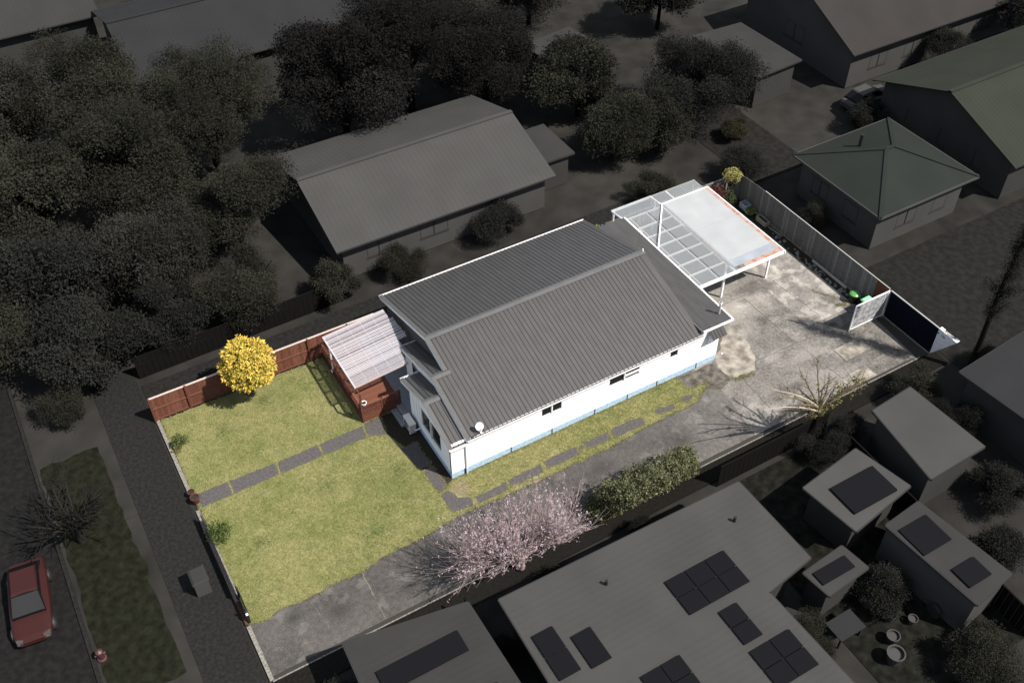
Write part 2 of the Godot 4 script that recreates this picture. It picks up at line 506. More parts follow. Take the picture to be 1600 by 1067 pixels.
	struct(sheet(P2([14.2, -1.5, 14.2, -11.3, 25.8, -11.3, 25.86, 0.2, 26.1, 2.1, 25.75, 5.52, 14.6, 5.52, 15.2, 1.3]), 0.0, 0.08, cr), "concrete_yard", yard, "stained concrete yard behind the house")
	struct(sheet(P2([26.1, 2.1, 26.6, 2.1, 26.6, 5.6, 25.75, 5.52]), -0.03, 0.05), "gutter_strip", mat(lin(0.045, 0.043, 0.040), 0.9, M.fine, Vector3(0.6, 0.6, 0.6), 0.2), "dark strip along the navy fence")
	struct(sheet(P2([25.8, -11.3, 26.62, -11.3, 26.62, 2.1, 26.1, 2.1, 25.86, 0.2]), -0.03, 0.05), "garden_bed", M.soil, "dark soil strip below the grey fence")
	struct(sheet(ragged(P2([16.35, -0.35, 16.9, -0.4, 18.3, -1.85, 18.72, -1.0, 18.5, 0.2, 18.15, 1.05, 17.55, 1.8, 16.1, 1.6, 15.95, 0.6]), 0.25, 0.14, 8), 0.012, 0.012), "concrete_apron", M.pale, "pale worn concrete apron at the rear corner of the house")
	struct(sheet(ragged(P2([13.75, 0.12, 16.1, 0.12, 15.95, 0.6, 16.1, 1.55, 15.2, 1.9, 14.4, 1.5, 13.95, 1.0]), 0.25, 0.12, 9), 0.008, 0.008, cr), "old_slab", mat(lin(0.125, 0.115, 0.102), 0.9, mottle(35, 0.010, 0.5, 1.0), Vector3(0.35, 0.35, 0.35), 0.2), "weathered slab by the long white wall")
	struct(sheet(P2([22.28, 2.77, 24.13, 2.71, 24.13, 3.7, 22.3, 3.74]), 0.03, 0.03), "concrete_pad", M.pale, "clean pale concrete pad in the yard, the larger one")
	struct(sheet(P2([21.71, 4.57, 22.94, 4.52, 22.95, 5.38, 21.53, 5.31]), 0.025, 0.025), "concrete_pad", M.pale, "clean pale concrete pad beside the boundary kerb")
	# saw cuts and cracks of the yard
	st = nw()
	for j in [[18.3, 1.23, 22.5, 1.35], [23.17, -3.78, 23.53, 0.32], [20.9, 1.3, 21.2, 4.6], [23.2, -3.4, 25.7, -3.2], [18.4, -3.3, 18.3, 1.2], [20.75, -3.4, 20.85, 1.25], [18.6, -3.25, 23.1, -3.3], [15.2, 1.3, 18.2, 1.25], [21.2, 4.6, 25.7, 4.5],[16.6, 1.8, 16.4, 5.3], [18.72, -1.0, 18.12, 1.1], [18.12, 1.1, 17.5, 1.85]]:
		var a := Vector3(j[0], 0.006, j[1]); var b := Vector3(j[2], 0.006, j[3])
		var prev := a
		for k in range(1, 13):
			var q := a.lerp(b, k / 12.0) + Vector3(rnd(-0.03, 0.03), 0, rnd(-0.03, 0.03))
			bar(st, prev, q, rnd(0.012, 0.035), 0.004)
			prev = q
	struct(st, "yard_crack", mat(lin(0.05, 0.048, 0.043), 0.95), "dark cracks and joints in the concrete yard")
	# the lawn
	lawn_poly = ragged(P2([-11.28, -11.02, 1.6, -11.02, 1.6, -5.5, -2.35, -5.5, -2.2, -5.35, -1.62, -4.35, -1.15, -3.0, -1.02, -1.2, -0.98, 0.5, -0.5, 0.35, 0.02, 0.05, 13.55, 0.05, 13.62, 1.04, 14.75, 1.22, 13.44, 1.98, 10.47, 2.05, 7.68, 2.25, 5.9, 2.2, 3.9, 2.24, 1.8, 2.2, 0.1, 2.08, -1.0, 2.08, -2.92, 2.32, -4.5, 2.3, -5.5, 2.42, -5.97, 2.6, -7.04, 2.5, -8.0, 2.58, -8.7, 2.62, -9.4, 2.54, -10.2, 2.52, -10.5, 2.7, -11.28, 2.55]), 0.22, 0.10, 6)
	var g1 := noise(61, 0.22, 4); var g2 := noise(62, 1.3, 4); var g3 := noise(63, 6.0, 3)
	var lr := Rect2(-11.6, -11.2, 27.0, 14.2)
	var lt := paint_image(1536, 808, lr, func(x: float, z: float) -> Color:
		var t := clampf(0.55 + 0.55 * g1.get_noise_2d(x, z) + 0.40 * g2.get_noise_2d(x, z), 0, 1)
		var v := 1.0 + 0.35 * g3.get_noise_2d(x, z)
		var c := Vector3(0.090, 0.105, 0.036).lerp(Vector3(0.158, 0.150, 0.068), t) * v
		if x > -0.4: c = c.lerp(Vector3(0.19, 0.16, 0.078) * v, 0.45 * smoothstep(-0.1, 0.4, g2.get_noise_2d(x * 0.8 + 30, z * 2.0)))
		return lin(c.x, c.y, c.z))
	var lm := textured(lt, 0.95, 0.1)
	struct(sheet(lawn_poly, 0.028, 0.03, lr), "lawn", lm, "sunlit front lawn with dry patches")
	struct(sheet(ragged(P2([-2.3, -5.5, 0.0, -5.5, 0.0, 0.05, -0.5, 0.35, -0.98, 0.45, -1.02, -1.2, -1.15, -3.0, -1.62, -4.35, -2.2, -5.35]), 0.3, 0.04, 7), 0.02, 0.02), "dirt_border", M.soil, "shaded bare earth along the front wall")
	# path slabs, each a piece
	var path := Node3D.new()
	path.name = "front_path"
	add_child(path)
	tag(path, "front path of five dark slabs from the street boundary to the porch", "", "", "structure")
	for q in [[-11.18, -5.45, -9.62, -5.43, -9.63, -4.55, -11.17, -4.58], [-9.5, -5.42, -7.15, -5.35, -7.24, -4.6, -9.55, -4.57], [-7.05, -5.33, -4.9, -5.36, -4.95, -4.57, -7.12, -4.58], [-4.78, -5.35, -2.42, -5.36, -2.55, -4.56, -4.84, -4.58], [-2.3, -5.46, -1.35, -5.42, -1.55, -4.25, -2.44, -4.55]]:
		build(sheet(ragged(P2(q), 0.18, 0.05, int(q[0] * -9)), 0.05, 0.05), "path_slab", M.slab, path)
	path = Node3D.new()
	path.name = "side_path"
	add_child(path)
	tag(path, "broken slabs of the path round the front corner and along the white wall", "", "", "structure")
	for q in [[-1.35, -3.0, -0.5, -3.0, -0.48, -1.35, -1.1, -1.3], [-1.04, -1.15, -0.48, -1.21, -0.43, 0.28, -0.98, 0.36], [-0.98, 0.6, -0.5, 0.5, -0.3, 1.1, 0.22, 1.42, 0.18, 1.9, -0.93, 1.8], [0.44, 1.53, 2.13, 1.5, 2.08, 1.96, 0.42, 1.94], [2.32, 1.44, 4.17, 1.42, 4.1, 1.9, 2.29, 1.85], [4.39, 1.33, 6.26, 1.36, 6.22, 1.88, 4.36, 1.82], [6.78, 1.33, 8.22, 1.37, 8.16, 1.81, 6.77, 1.79], [6.36, 1.42, 6.66, 1.42, 6.66, 1.66, 6.4, 1.66], [8.43, 1.31, 9.82, 1.3, 10.28, 1.5, 10.18, 1.88, 8.37, 1.87], [11.1, 1.39, 12.27, 1.5, 12.17, 1.83, 11.2, 1.72], [12.67, 1.36, 13.73, 1.46, 13.02, 1.82]]:
		build(sheet(ragged(P2(q), 0.15, 0.07, int(q[0] * 13 + 50)), 0.048, 0.05), "path_slab", M.slab, path)
	struct(sheet(ragged(P2([-0.48, 0.42, 0.45, 0.3, 0.55, 1.0, 0.1, 1.3, -0.28, 1.0]), 0.15, 0.08, 14), 0.034, 0.01), "worn_patch", mat(lin(0.22, 0.18, 0.125), 0.95, M.fine, Vector3(0.8, 0.8, 0.8), 0.1), "worn dry earth at the front corner of the house")
	# grass blades over the lawn, nobody could count them
	var holes := []
	for p in get_tree_slabs(): holes.append(p)
	var tuft := grass_tuft()
	var xf := []; var cols := []
	rng.seed = 71
	while xf.size() < 52000:
		var q := Vector2(rnd(-11.4, 14.8), rnd(-11.1, 2.8))
		if not Geometry2D.is_point_in_polygon(q, lawn_poly): continue
		var bad := false
		for h in holes:
			if h[0].has_point(q) and Geometry2D.is_point_in_polygon(q, h[1]): bad = rng.randf() < 0.985; break
		if bad or (q.x > -0.05 and q.y < 0.0): continue
		var t := clampf(0.55 + 0.55 * g1.get_noise_2d(q.x, q.y) + 0.5 * g2.get_noise_2d(q.x, q.y) + rnd(-0.25, 0.25), 0, 1)
		var c := Vector3(0.108, 0.127, 0.041).lerp(Vector3(0.198, 0.187, 0.087), t) * rnd(0.75, 1.25)
		var s := rnd(0.6, 1.15)
		xf.append(Transform3D(Basis(Vector3.UP, rnd(0, TAU)).scaled(Vector3(s, s * rnd(0.6, 1.1), s)), Vector3(q.x, 0.024, q.y)))
		cols.append(Color(c.x, c.y, c.z))
	# dry moss and grass creeping over slab joints and edges
	for e in range(2600):
		var h: Array = holes[rng.randi() % holes.size()]
		var poly: PackedVector2Array = h[1]
		var i := rng.randi() % poly.size()
		var q := poly[i].lerp(poly[(i + 1) % poly.size()], rng.randf()) + Vector2(rnd(-0.05, 0.05), rnd(-0.05, 0.05))
		if q.x < -1.2 and q.y > -4.4: continue
		var c := Vector3(0.20, 0.185, 0.07) * rnd(0.7, 1.2)
		var s := rnd(0.5, 0.9)
		xf.append(Transform3D(Basis(Vector3.UP, rnd(0, TAU)).scaled(Vector3(s, s * 0.8, s)), Vector3(q.x, 0.03, q.y)))
		cols.append(Color(c.x, c.y, c.z))
	for e in range(3600):
		var i := rng.randi() % lawn_poly.size()
		var q := lawn_poly[i].lerp(lawn_poly[(i + 1) % lawn_poly.size()], rng.randf()) + Vector2(rnd(-0.07, 0.07), rnd(-0.07, 0.07))
		if q.y < 0.0 and q.x > -11.0: continue
		var c := Vector3(0.165, 0.155, 0.068) * rnd(0.6, 1.3)
		xf.append(Transform3D(Basis(Vector3.UP, rnd(0, TAU)).scaled(Vector3.ONE * rnd(0.6, 1.2)), Vector3(q.x, 0.015, q.y)))
		cols.append(Color(c.x, c.y, c.z))
	for e in range(900):   # darker clover clumps in the lawn
		var a: Vector2 = [Vector2(-4.6, 1.0), Vector2(-8.7, -8.6), Vector2(-6.2, -9.6), Vector2(-2.0, -1.8), Vector2(-9.5, -1.2), Vector2(-5.5, -2.8)][e % 6]
		var q := a + Vector2(rng.randfn(0, 0.32), rng.randfn(0, 0.26))
		if not Geometry2D.is_point_in_polygon(q, lawn_poly): continue
		var c := Vector3(0.075, 0.115, 0.032) * rnd(0.7, 1.2)
		xf.append(Transform3D(Basis(Vector3.UP, rnd(0, TAU)).scaled(Vector3.ONE * rnd(0.6, 1.1)), Vector3(q.x, 0.024, q.y)))
		cols.append(Color(c.x, c.y, c.z))
	for e in range(700):   # weeds between driveway and slab, and round the yard edge
		var j: Array = [[13.6, 1.6, 17.6, 1.75], [16.2, 1.75, 17.4, 1.9], [24.6, -1.6, 25.7, 0.2], [24.9, 0.1, 25.8, 0.4]][rng.randi() % 4]
		var q := Vector2(j[0], j[1]).lerp(Vector2(j[2], j[3]), rng.randf()) + Vector2(rnd(-0.12, 0.12), rnd(-0.12, 0.12))
		xf.append(Transform3D(Basis(Vector3.UP, rnd(0, TAU)).scaled(Vector3.ONE * rnd(0.4, 0.9)), Vector3(q.x, 0.004, q.y)))
		var c := Vector3(0.17, 0.16, 0.06) * rnd(0.6, 1.1)
		cols.append(Color(c.x, c.y, c.z))
	var gm := mm("grass", tuft, leafmat(0.8, 0.2), xf, cols, self)
	tag(gm, "short dry green grass blades of the lawn and side strip", "grass", "", "stuff")

func get_tree_slabs() -> Array:
	var out := []
	for n in ["front_path", "side_path"]:
		for c in get_node(n).get_children():
			var a: AABB = c.mesh.get_aabb()
			var r := Rect2(a.position.x, a.position.z, a.size.x, a.size.z)
			# outline back from the mesh's top
			var arr: PackedVector3Array = c.mesh.surface_get_arrays(0)[Mesh.ARRAY_VERTEX]
			var pts := PackedVector2Array()
			for v in arr: pts.append(Vector2(v.x, v.z))
			out.append([r, Geometry2D.convex_hull(pts)])
	return out

func grass_tuft() -> ArrayMesh:
	rng.seed = 5
	var st := nw()
	for i in 7:
		var a := rnd(0, TAU)
		var b := Vector3(rnd(-0.05, 0.05), 0, rnd(-0.05, 0.05))
		var d := Vector3(cos(a), 0, sin(a))
		var s := Vector3(-sin(a), 0, cos(a)) * 0.010
		var top := b + d * rnd(0.015, 0.05) + Vector3(0, rnd(0.035, 0.065), 0)
		tri(st, b - s, b + s, top, (Vector3.UP * 0.4 - d))
	return st.commit()

# ------------------------------------------------------------------ the house
const PITCH := 0.293
func hz(z: float) -> float: return 4.2 - PITCH * absf(z + 5.55)   # main roof height at z

func window_in(parent: Node, axis: String, at: float, a0: float, a1: float, y0: float, y1: float, panes: int, open_pane := -1, fm: Material = null, gm: Material = null) -> void:
	# a window in a wall whose outer face lies at `at`; the wall runs along x ("z") or along z ("x"), facing +z or -x
	if fm == null: fm = M.white
	if gm == null: gm = M.glass
	var map := func(a: float, y: float, o: float) -> Vector3: return Vector3(a, y, at + o) if axis == "z" else Vector3(at - o, y, a)
	var f := nw()
	var t := 0.06
	box(f, map.call(a0, y0, -0.10), map.call(a1, y0 + t, 0.0)); box(f, map.call(a0, y1 - t, -0.10), map.call(a1, y1, 0.0))
	box(f, map.call(a0, y0 + t, -0.10), map.call(a0 + t, y1 - t, 0.0)); box(f, map.call(a1 - t, y0 + t, -0.10), map.call(a1, y1 - t, 0.0))
	var w := (a1 - a0) / panes
	for k in range(1, panes): box(f, map.call(a0 + w * k - t / 2, y0 + t, -0.10), map.call(a0 + w * k + t / 2, y1 - t, 0.03))
	var win := build(f, "window", fm, parent)
	var sill := nw()
	box(sill, map.call(a0 - 0.05, y0 - 0.05, 0.002), map.call(a1 + 0.05, y0 - 0.002, 0.04))
	build(sill, "sill", fm, win)
	for k in panes:
		var p := nw()
		var l := a0 + w * k + t * 0.6; var r := a0 + w * (k + 1) - t * 0.6
		if k == open_pane:
			# a top-hung sash pushed out at its foot
			for e in [[y0 + 0.08, 0.26], ]:
				var foot: Vector3 = map.call(l, e[0], e[1]); var foot2: Vector3 = map.call(r, e[0], e[1])
				var top: Vector3 = map.call(l, y1 - 0.05, 0.0); var top2: Vector3 = map.call(r, y1 - 0.05, 0.0)
				var sash := nw()
				bar(sash, foot, foot2, 0.04, 0.05); bar(sash, foot, top, 0.04, 0.05); bar(sash, foot2, top2, 0.04, 0.05)
				build(sash, "open_sash", fm, win)
				var nn := (foot2 - foot).cross(top - foot).normalized() * 0.008
				hexa(p, [foot - nn, foot2 - nn, foot2 + nn, foot + nn, top - nn, top2 - nn, top2 + nn, top + nn])
			build(p, "pane", gm, win)
			var b := nw()
			box(b, map.call(l, y0 + t, -0.098), map.call(r, y1 - t, -0.09))
			build(b, "dark_room", M.dark, win)
		else:
			box(p, map.call(l, y0 + t * 0.8, -0.07), map.call(r, y1 - t * 0.8, -0.06))
			build(p, "pane", gm, win)

func make_house() -> void:
	var h := thing("house", "white single-storey house with dark grey ribbed metal gable roof", "house", Vector3(8, 0, -5.5))
	# core body behind the wall skins
	var st := nw()
	prism(st, P2([-11.0, 0.0, -11.0, 2.45, -5.55, 4.05, -0.13, 2.40, -0.13, 0.0]), Vector3(1.85, 0, 0), Vector3(0, 0, 1), Vector3.UP, Vector3.RIGHT, 13.0)
	prism(st, P2([-7.0, 0.0, -7.0, 2.35, -3.47, 3.42, -0.13, 2.35, -0.13, 0.0]), Vector3(1.0, 0, 0), Vector3(0, 0, 1), Vector3.UP, Vector3.RIGHT, 0.845)
	prism(st, P2([-4.45, 0.0, -4.45, 2.45, -2.55, 3.03, -0.13, 2.30, -0.13, 0.0]), Vector3(0.13, 0, 0), Vector3(0, 0, 1), Vector3.UP, Vector3.RIGHT, 0.865)
	box(st, Vector3(14.86, 0, -10.0), Vector3(16.2, 2.66, -0.13))
	build(st, "wall", M.wall, h)
	# long wall skin, with openings for three windows
	var wins := [[5.05, 6.32, 1.58, 2.40, 2, -1], [9.08, 11.05, 1.60, 2.40, 2, -1], [12.9, 13.5, 1.70, 2.40, 1, -1]]
	st = nw()
	var x := 0.0
	for w in wins:
		box(st, Vector3(x, 0.42, -0.128), Vector3(w[0], 2.46, 0))
		box(st, Vector3(w[0], 0.42, -0.128), Vector3(w[1], w[2], 0))
		box(st, Vector3(w[0], w[3], -0.128), Vector3(w[1], 2.46, 0))
		x = w[1]
	box(st, Vector3(x, 0.42, -0.128), Vector3(14.86, 2.46, 0))
	box(st, Vector3(14.863, 0.42, -0.128), Vector3(16.2, 2.66, 0))
	build(st, "long_wall", M.wall, h)
	for w in wins: window_in(h, "z", 0.0, w[0], w[1], w[2], w[3], w[4], w[5])
	st = nw(); box(st, Vector3(10.12, 1.92, -0.05), Vector3(10.98, 1.97, 0.03)); build(st, "sash_rail", M.white, h)
	# pale blue base panels with dark joints
	var xs := [0.0, 0.72, 3.35, 5.75, 8.35, 10.4, 12.3, 14.9, 16.2]
	for i in xs.size() - 1:
		st = nw()
		box(st, Vector3(xs[i] + (0.012 if i else 0.0), -0.02, -0.128), Vector3(xs[i + 1] - 0.012, 0.417, -0.022))
		build(st, "base_panel", M.blue, h)
	var jm := mat(lin(0.05, 0.06, 0.08), 0.7)
	for i in range(1, xs.size() - 1):
		st = nw(); box(st, Vector3(xs[i] - 0.024, 0.0, -0.02), Vector3(xs[i] + 0.024, 0.40, 0.004)); build(st, "base_joint", jm, h)
	st = nw()
	box(st, Vector3(0.018, -0.02, -4.43), Vector3(0.128, 0.417, -0.13))
	build(st, "base_panel", M.blue, h)
	# front bay wall with its big window, vertical battens at its left
	st = nw()
	prism(st, P2([-4.45, 0.42, -4.45, 2.48, -3.22, 2.845, -3.22, 0.42]), Vector3.ZERO, Vector3(0, 0, 1), Vector3.UP, Vector3.RIGHT, 0.128)
	prism(st, P2([-1.02, 0.42, -1.02, 2.60, -0.002, 2.31, -0.002, 0.42]), Vector3.ZERO, Vector3(0, 0, 1), Vector3.UP, Vector3.RIGHT, 0.128)
	prism(st, P2([-3.22, 0.42, -3.22, 0.86, -1.02, 0.86, -1.02, 0.42]), Vector3.ZERO, Vector3(0, 0, 1), Vector3.UP, Vector3.RIGHT, 0.128)
	prism(st, P2([-3.22, 2.30, -3.22, 2.845, -2.55, 3.04, -1.02, 2.60, -1.02, 2.30]), Vector3.ZERO, Vector3(0, 0, 1), Vector3.UP, Vector3.RIGHT, 0.128)
	build(st, "front_wall", M.wall, h)
	window_in(h, "x", 0.0, -3.22, -1.02, 0.86, 2.30, 2, -1)
	st = nw()
	for z in [-4.40, -4.02, -3.66, -3.36]: box(st, Vector3(-0.022, 0.44, z), Vector3(-0.001, 2.45 + (z + 4.45) * 0.25, z + 0.05))
	build(st, "batten", M.white, h)
	# windows and door under the porch roof; dark frame colour carries the shade
	window_in(h, "x", 1.795, -10.7, -7.35, 0.62, 2.42, 4, -1, mat(lin(0.05, 0.052, 0.055), 0.6))
	st = nw()
	box(st, Vector3(0.96, 0.5, -6.1), Vector3(0.998, 2.3, -5.15))
	var door := build(st, "door", mat(lin(0.10, 0.11, 0.13), 0.5), h)
	st = nw()
	box(st, Vector3(0.945, 1.2, -6.02), Vector3(0.959, 2.1, -5.7)); build(st, "pane", M.glass, door)
	st = nw()
	tube(st, [Vector3(0.92, 1.2, -5.28), Vector3(0.92, 1.2, -5.4)], [0.018, 0.018], 6); build(st, "handle", M.gutter, door)
	# roof planes of ribbed sheet
	var s := sqrt(1 + PITCH * PITCH)
	var dr := Vector3(0, -PITCH, 1) / s; var dl := Vector3(0, -PITCH, -1) / s
	var U := Vector3.RIGHT
	var pit := 0.245
	st = nw()
	profiled(st, Vector3(1.6, 4.2, -5.55), U, dr, 2.08 * s, ribs(13.35, pit, 0.029, 0.25, 0.15))
	profiled(st, Vector3(0.85, hz(-3.47), -3.47), U, dr, 3.63 * s, ribs(14.10, pit, 0.029, 0.25 + 0.015, 0.15))
	build(st, "roof", M.roof, h)
	st = nw()
	profiled(st, Vector3(1.6, 4.2, -5.55), U, dl, 5.8 * s, ribs(13.35, pit, 0.029, 0.28, 0.15))
	build(st, "roof", M.roof, h)
	st = nw()
	profiled(st, Vector3(0.85, hz(-3.47), -3.47), U, dl, 3.78 * s, ribs(0.99, pit, 0.042, 0.28, 0.05))
	build(st, "entry_roof", M.roof, h)
	st = nw()
	profiled(st, Vector3(-0.08, 3.16, -2.55), U, dr, 2.65 * s, ribs(0.92, pit, 0.042, 0.27, 0.05))
	profiled(st, Vector3(-0.08, 3.16, -2.55), U, dl, 2.70 * s, ribs(1.07, pit, 0.042, 0.27, 0.05))
	build(st, "bay_roof", M.roof, h)
	# gable infill above the lower roofs, porch shade put into its dark grey
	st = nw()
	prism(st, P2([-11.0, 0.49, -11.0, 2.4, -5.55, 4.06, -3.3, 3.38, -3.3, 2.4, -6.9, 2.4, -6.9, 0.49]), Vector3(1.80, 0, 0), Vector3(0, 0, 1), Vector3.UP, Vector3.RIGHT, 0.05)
	build(st, "shade_toned_gable_wall", mat(lin(0.075, 0.08, 0.085), 0.7, M.fine, Vector3(0.6, 0.6, 0.6)), h)
	# rear roof, low and ribbed the other way
	st = nw()
	profiled(st, Vector3(14.97, 2.80, -10.05), Vector3(0, 0, 1), Vector3(1.9, -0.05, 0).normalized(), 1.9, ribs(10.07, pit, 0.035, 0.2, 0.1))
	build(st, "rear_roof", M.roof, h)
	st = nw()
	box(st, Vector3(14.86, 2.3, -3.2), Vector3(14.965, 2.79, 0.03))
	build(st, "rear_roof_flashing", M.flash, h)
	# ridge caps, verge flashings
	st = nw()
	for e in [[1.57, 14.98, 4.2, -5.55], [0.82, 1.86, hz(-3.47), -3.47], [-0.11, 0.95, 3.16, -2.55]]:
		var o := Vector3(e[0], e[2] + 0.05, e[3])
		var L: float = e[1] - e[0]
		for d in [dr, dl]:
			var n := Vector3(0, 1, d.z * PITCH / absf(d.z)).normalized()
			hexa(st, [o, o + U * L, o + U * L + d * 0.2, o + d * 0.2, o + n * 0.016, o + U * L + n * 0.016, o + U * L + d * 0.2 + n * 0.012, o + d * 0.2 + n * 0.012])
	build(st, "ridge_cap", M.flash, h)
	st = nw()
	for e in [[1.6, 4.2, -5.55, dr, 2.0], [1.6, 4.2, -5.55, dl, 5.8], [0.85, hz(-3.47), -3.47, dr, 3.63], [0.85, hz(-3.47), -3.47, dl, 3.78], [-0.08, 3.16, -2.55, dr, 2.65], [-0.08, 3.16, -2.55, dl, 2.70]]:
		var o := Vector3(e[0], e[1], e[2])
		var d: Vector3 = e[3]
		var n := Vector3(0, 1, d.z * PITCH / absf(d.z)).normalized()
		var L: float = e[4] * s
		var a := o - U * 0.03 + n * 0.046
		hexa(st, [a, a + U * 0.2, a + U * 0.2 + d * L, a + d * L, a + n * 0.012, a + U * 0.2 + n * 0.012, a + U * 0.2 + d * L + n * 0.012, a + d * L + n * 0.012])
	build(st, "verge_flashing", M.flash, h)
	st = nw()
	for e in [[1.6, 4.2, -5.55, dr, 2.0], [1.6, 4.2, -5.55, dl, 5.8], [0.85, hz(-3.47), -3.47, dr, 3.63], [0.85, hz(-3.47), -3.47, dl, 3.78], [-0.08, 3.16, -2.55, dr, 2.65], [-0.08, 3.16, -2.55, dl, 2.70]]:
		var o := Vector3(e[0] - 0.012, e[1] - 0.07, e[2])
		bar(st, o, o + e[3] * e[4] * s, 0.03, 0.17)
	build(st, "barge_board", M.white, h)
	# gutters and fascias
	for e in [[0.85, 14.96, 2.53, 0.15], [1.6, 14.96, 2.42, -11.42], [-0.08, 0.84, 2.33, 0.14], [0.86, 1.8, 2.40, -7.30], [-0.08, 0.98, 2.31, -5.30]]:
		st = nw()
		var sg := -1.0 if e[3] < -1.0 else 1.0
		box(st, Vector3(e[0], e[2] - 0.055, e[3] - 0.05), Vector3(e[1], e[2] - 0.045, e[3] + 0.06))
		box(st, Vector3(e[0], e[2] - 0.045, e[3] + sg * 0.05), Vector3(e[1], e[2] + 0.055, e[3] + sg * 0.065))
		box(st, Vector3(e[0], e[2] - 0.12, e[3] - sg * 0.075), Vector3(e[1], e[2] + 0.03, e[3] - sg * 0.055))
		build(st, "gutter", M.gutter, h)
	st = nw()
	box(st, Vector3(14.97, 2.64, 0.03), Vector3(16.95, 2.76, 0.10))
	box(st, Vector3(16.86, 2.66, -10.05), Vector3(16.96, 2.77, 0.03))
	build(st, "gutter", M.gutter, h)
	st = nw()
	quad(st, Vector3(0.85, 2.40, 0.003), Vector3(14.95, 2.40, 0.003), Vector3(14.95, 2.40, 0.12), Vector3(0.85, 2.40, 0.12), Vector3.DOWN)
	build(st, "soffit", M.soffit, h)
	st = nw()
	quad(st, Vector3(1.6, 2.34, -11.36), Vector3(14.95, 2.34, -11.36), Vector3(14.95, 2.34, -11.0), Vector3(1.6, 2.34, -11.0), Vector3.DOWN)
	build(st, "soffit", M.soffit, h)
	# downpipe at the front corner
	st = nw()
	tube(st, [Vector3(0.79, 2.32, 0.15), Vector3(0.79, 2.2, 0.06), Vector3(0.79, 0.35, 0.05), Vector3(0.79, 0.1, 0.07)], [0.04, 0.04, 0.04, 0.04], 10)
	build(st, "downpipe", M.gutter, h)
	st = nw()
	tube(st, [Vector3(0.79, 0.5, 0.05), Vector3(0.79, 0.05, 0.06)], [0.055, 0.055], 10)
	build(st, "drain_pipe", mat(lin(0.35, 0.43, 0.52), 0.6), h)
	# awning over the rear side window
	window_in(h, "z", 0.0, 15.35, 16.05, 1.5, 2.3, 1)
	st = nw()
	profiled(st, Vector3(15.33, 2.62, 0.004), U, Vector3(0, -0.33, 0.5).normalized(), 0.6, ribs(0.95, 0.2, 0.022, 0.1, 0.05))
	var aw := build(st, "awning", mat(lin(0.028, 0.028, 0.029), 0.6, null, Vector3.ONE, 0.25), h)
	st = nw()
	bar(st, Vector3(15.37, 2.3, 0.45), Vector3(15.37, 1.95, 0.02), 0.03, 0.03); build(st, "bracket", M.gutter, aw)
	st = nw(); bar(st, Vector3(16.24, 2.3, 0.45), Vector3(16.24, 1.95, 0.02), 0.03, 0.03); build(st, "bracket", M.gutter, aw)
	# flue, thin mast and cap on the roof
	st = nw()
	tube(st, [Vector3(16.5, 2.8, -0.62), Vector3(16.5, 3.52, -0.62)], [0.065, 0.065], 12)
	var flue := build(st, "flue", mat(lin(0.40, 0.40, 0.38), 0.6, M.fine, Vector3(1, 1, 1), 0.4), h)
	st = nw()
	tube(st, [Vector3(16.5, 3.45, -0.62), Vector3(16.5, 3.60, -0.62)], [0.085, 0.085], 12); build(st, "flue_cap", M.gutter, flue)
	st = nw()
	tube(st, [Vector3(16.5, 3.603, -0.62), Vector3(16.5, 3.612, -0.62)], [0.06, 0.06], 12); build(st, "flue_mouth", M.dark, flue)
	st = nw()
	tube(st, [Vector3(15.9, 2.84, -7.2), Vector3(15.9, 3.95, -7.2)], [0.014, 0.010], 6)
	bar(st, Vector3(15.9, 2.86, -7.2), Vector3(15.9, 2.9, -7.2), 0.12, 0.12)
	build(st, "mast", mat(lin(0.06, 0.06, 0.06), 0.5), h)
	st = nw()
	tube(st, [Vector3(14.9, 4.25, -5.55), Vector3(14.9, 4.40, -5.55)], [0.05, 0.03], 8)
	build(st, "ridge_vent", M.white, h)
	# satellite dish on the eave
	var dish := thing("satellite_dish", "small white satellite dish on the front eave of the dark roof", "satellite dish", Vector3(1.6, 2.55, 0.0))
	st = nw()
	var dn := Vector3(-0.3, 0.45, 0.85).normalized()
	var cx := dn.cross(Vector3.UP).normalized(); var cy := cx.cross(dn)
	var c := Vector3(1.62, 3.02, -0.02)
	for k in 20:
		for rr in 4:
			var p := []
			for q in [[rr, k], [rr + 1, k], [rr + 1, k + 1], [rr, k + 1]]:
				var r: float = 0.22 * q[0] / 4.0; var a: float = TAU * q[1] / 20.0
				p.append(c + cx * cos(a) * r * 0.9 + cy * sin(a) * r + dn * r * r * 0.6)
			quad(st, p[0], p[1], p[2], p[3], -dn)
			quad(st, p[0] + dn * 0.012, p[1] + dn * 0.012, p[2] + dn * 0.012, p[3] + dn * 0.012, dn)
	build(st, "dish", M.white, dish)
	st = nw()
	tube(st, [Vector3(1.62, 2.5, 0.1), Vector3(1.62, 2.9, 0.12), c], [0.025, 0.025, 0.025], 6)
	build(st, "mount", M.gutter, dish)
	st = nw()
	bar(st, c - cy * 0.3, c - cy * 0.12 + dn * 0.5, 0.03, 0.03); bar(st, c - cy * 0.12 + dn * 0.46, c - cy * 0.08 + dn * 0.6, 0.08, 0.08)
	build(st, "arm", M.gutter, dish)
	# outdoor unit of the heat pump
	var ac := thing("heat_pump", "grey heat pump unit standing below the front bay window", "heat pump", Vector3(-0.36, 0, -3.95))
	st = nw()
	box(st, Vector3(-0.53, 0.12, -4.36), Vector3(-0.20, 0.74, -3.54))
	build(st, "casing", mat(lin(0.42, 0.41, 0.40), 0.5, M.soft, Vector3(1, 1, 1)), ac)
	st = nw()
	box(st, Vector3(-0.545, 0.742, -4.375), Vector3(-0.185, 0.765, -3.525))
	build(st, "lid", mat(lin(0.47, 0.46, 0.44), 0.5), ac)
	st = nw()
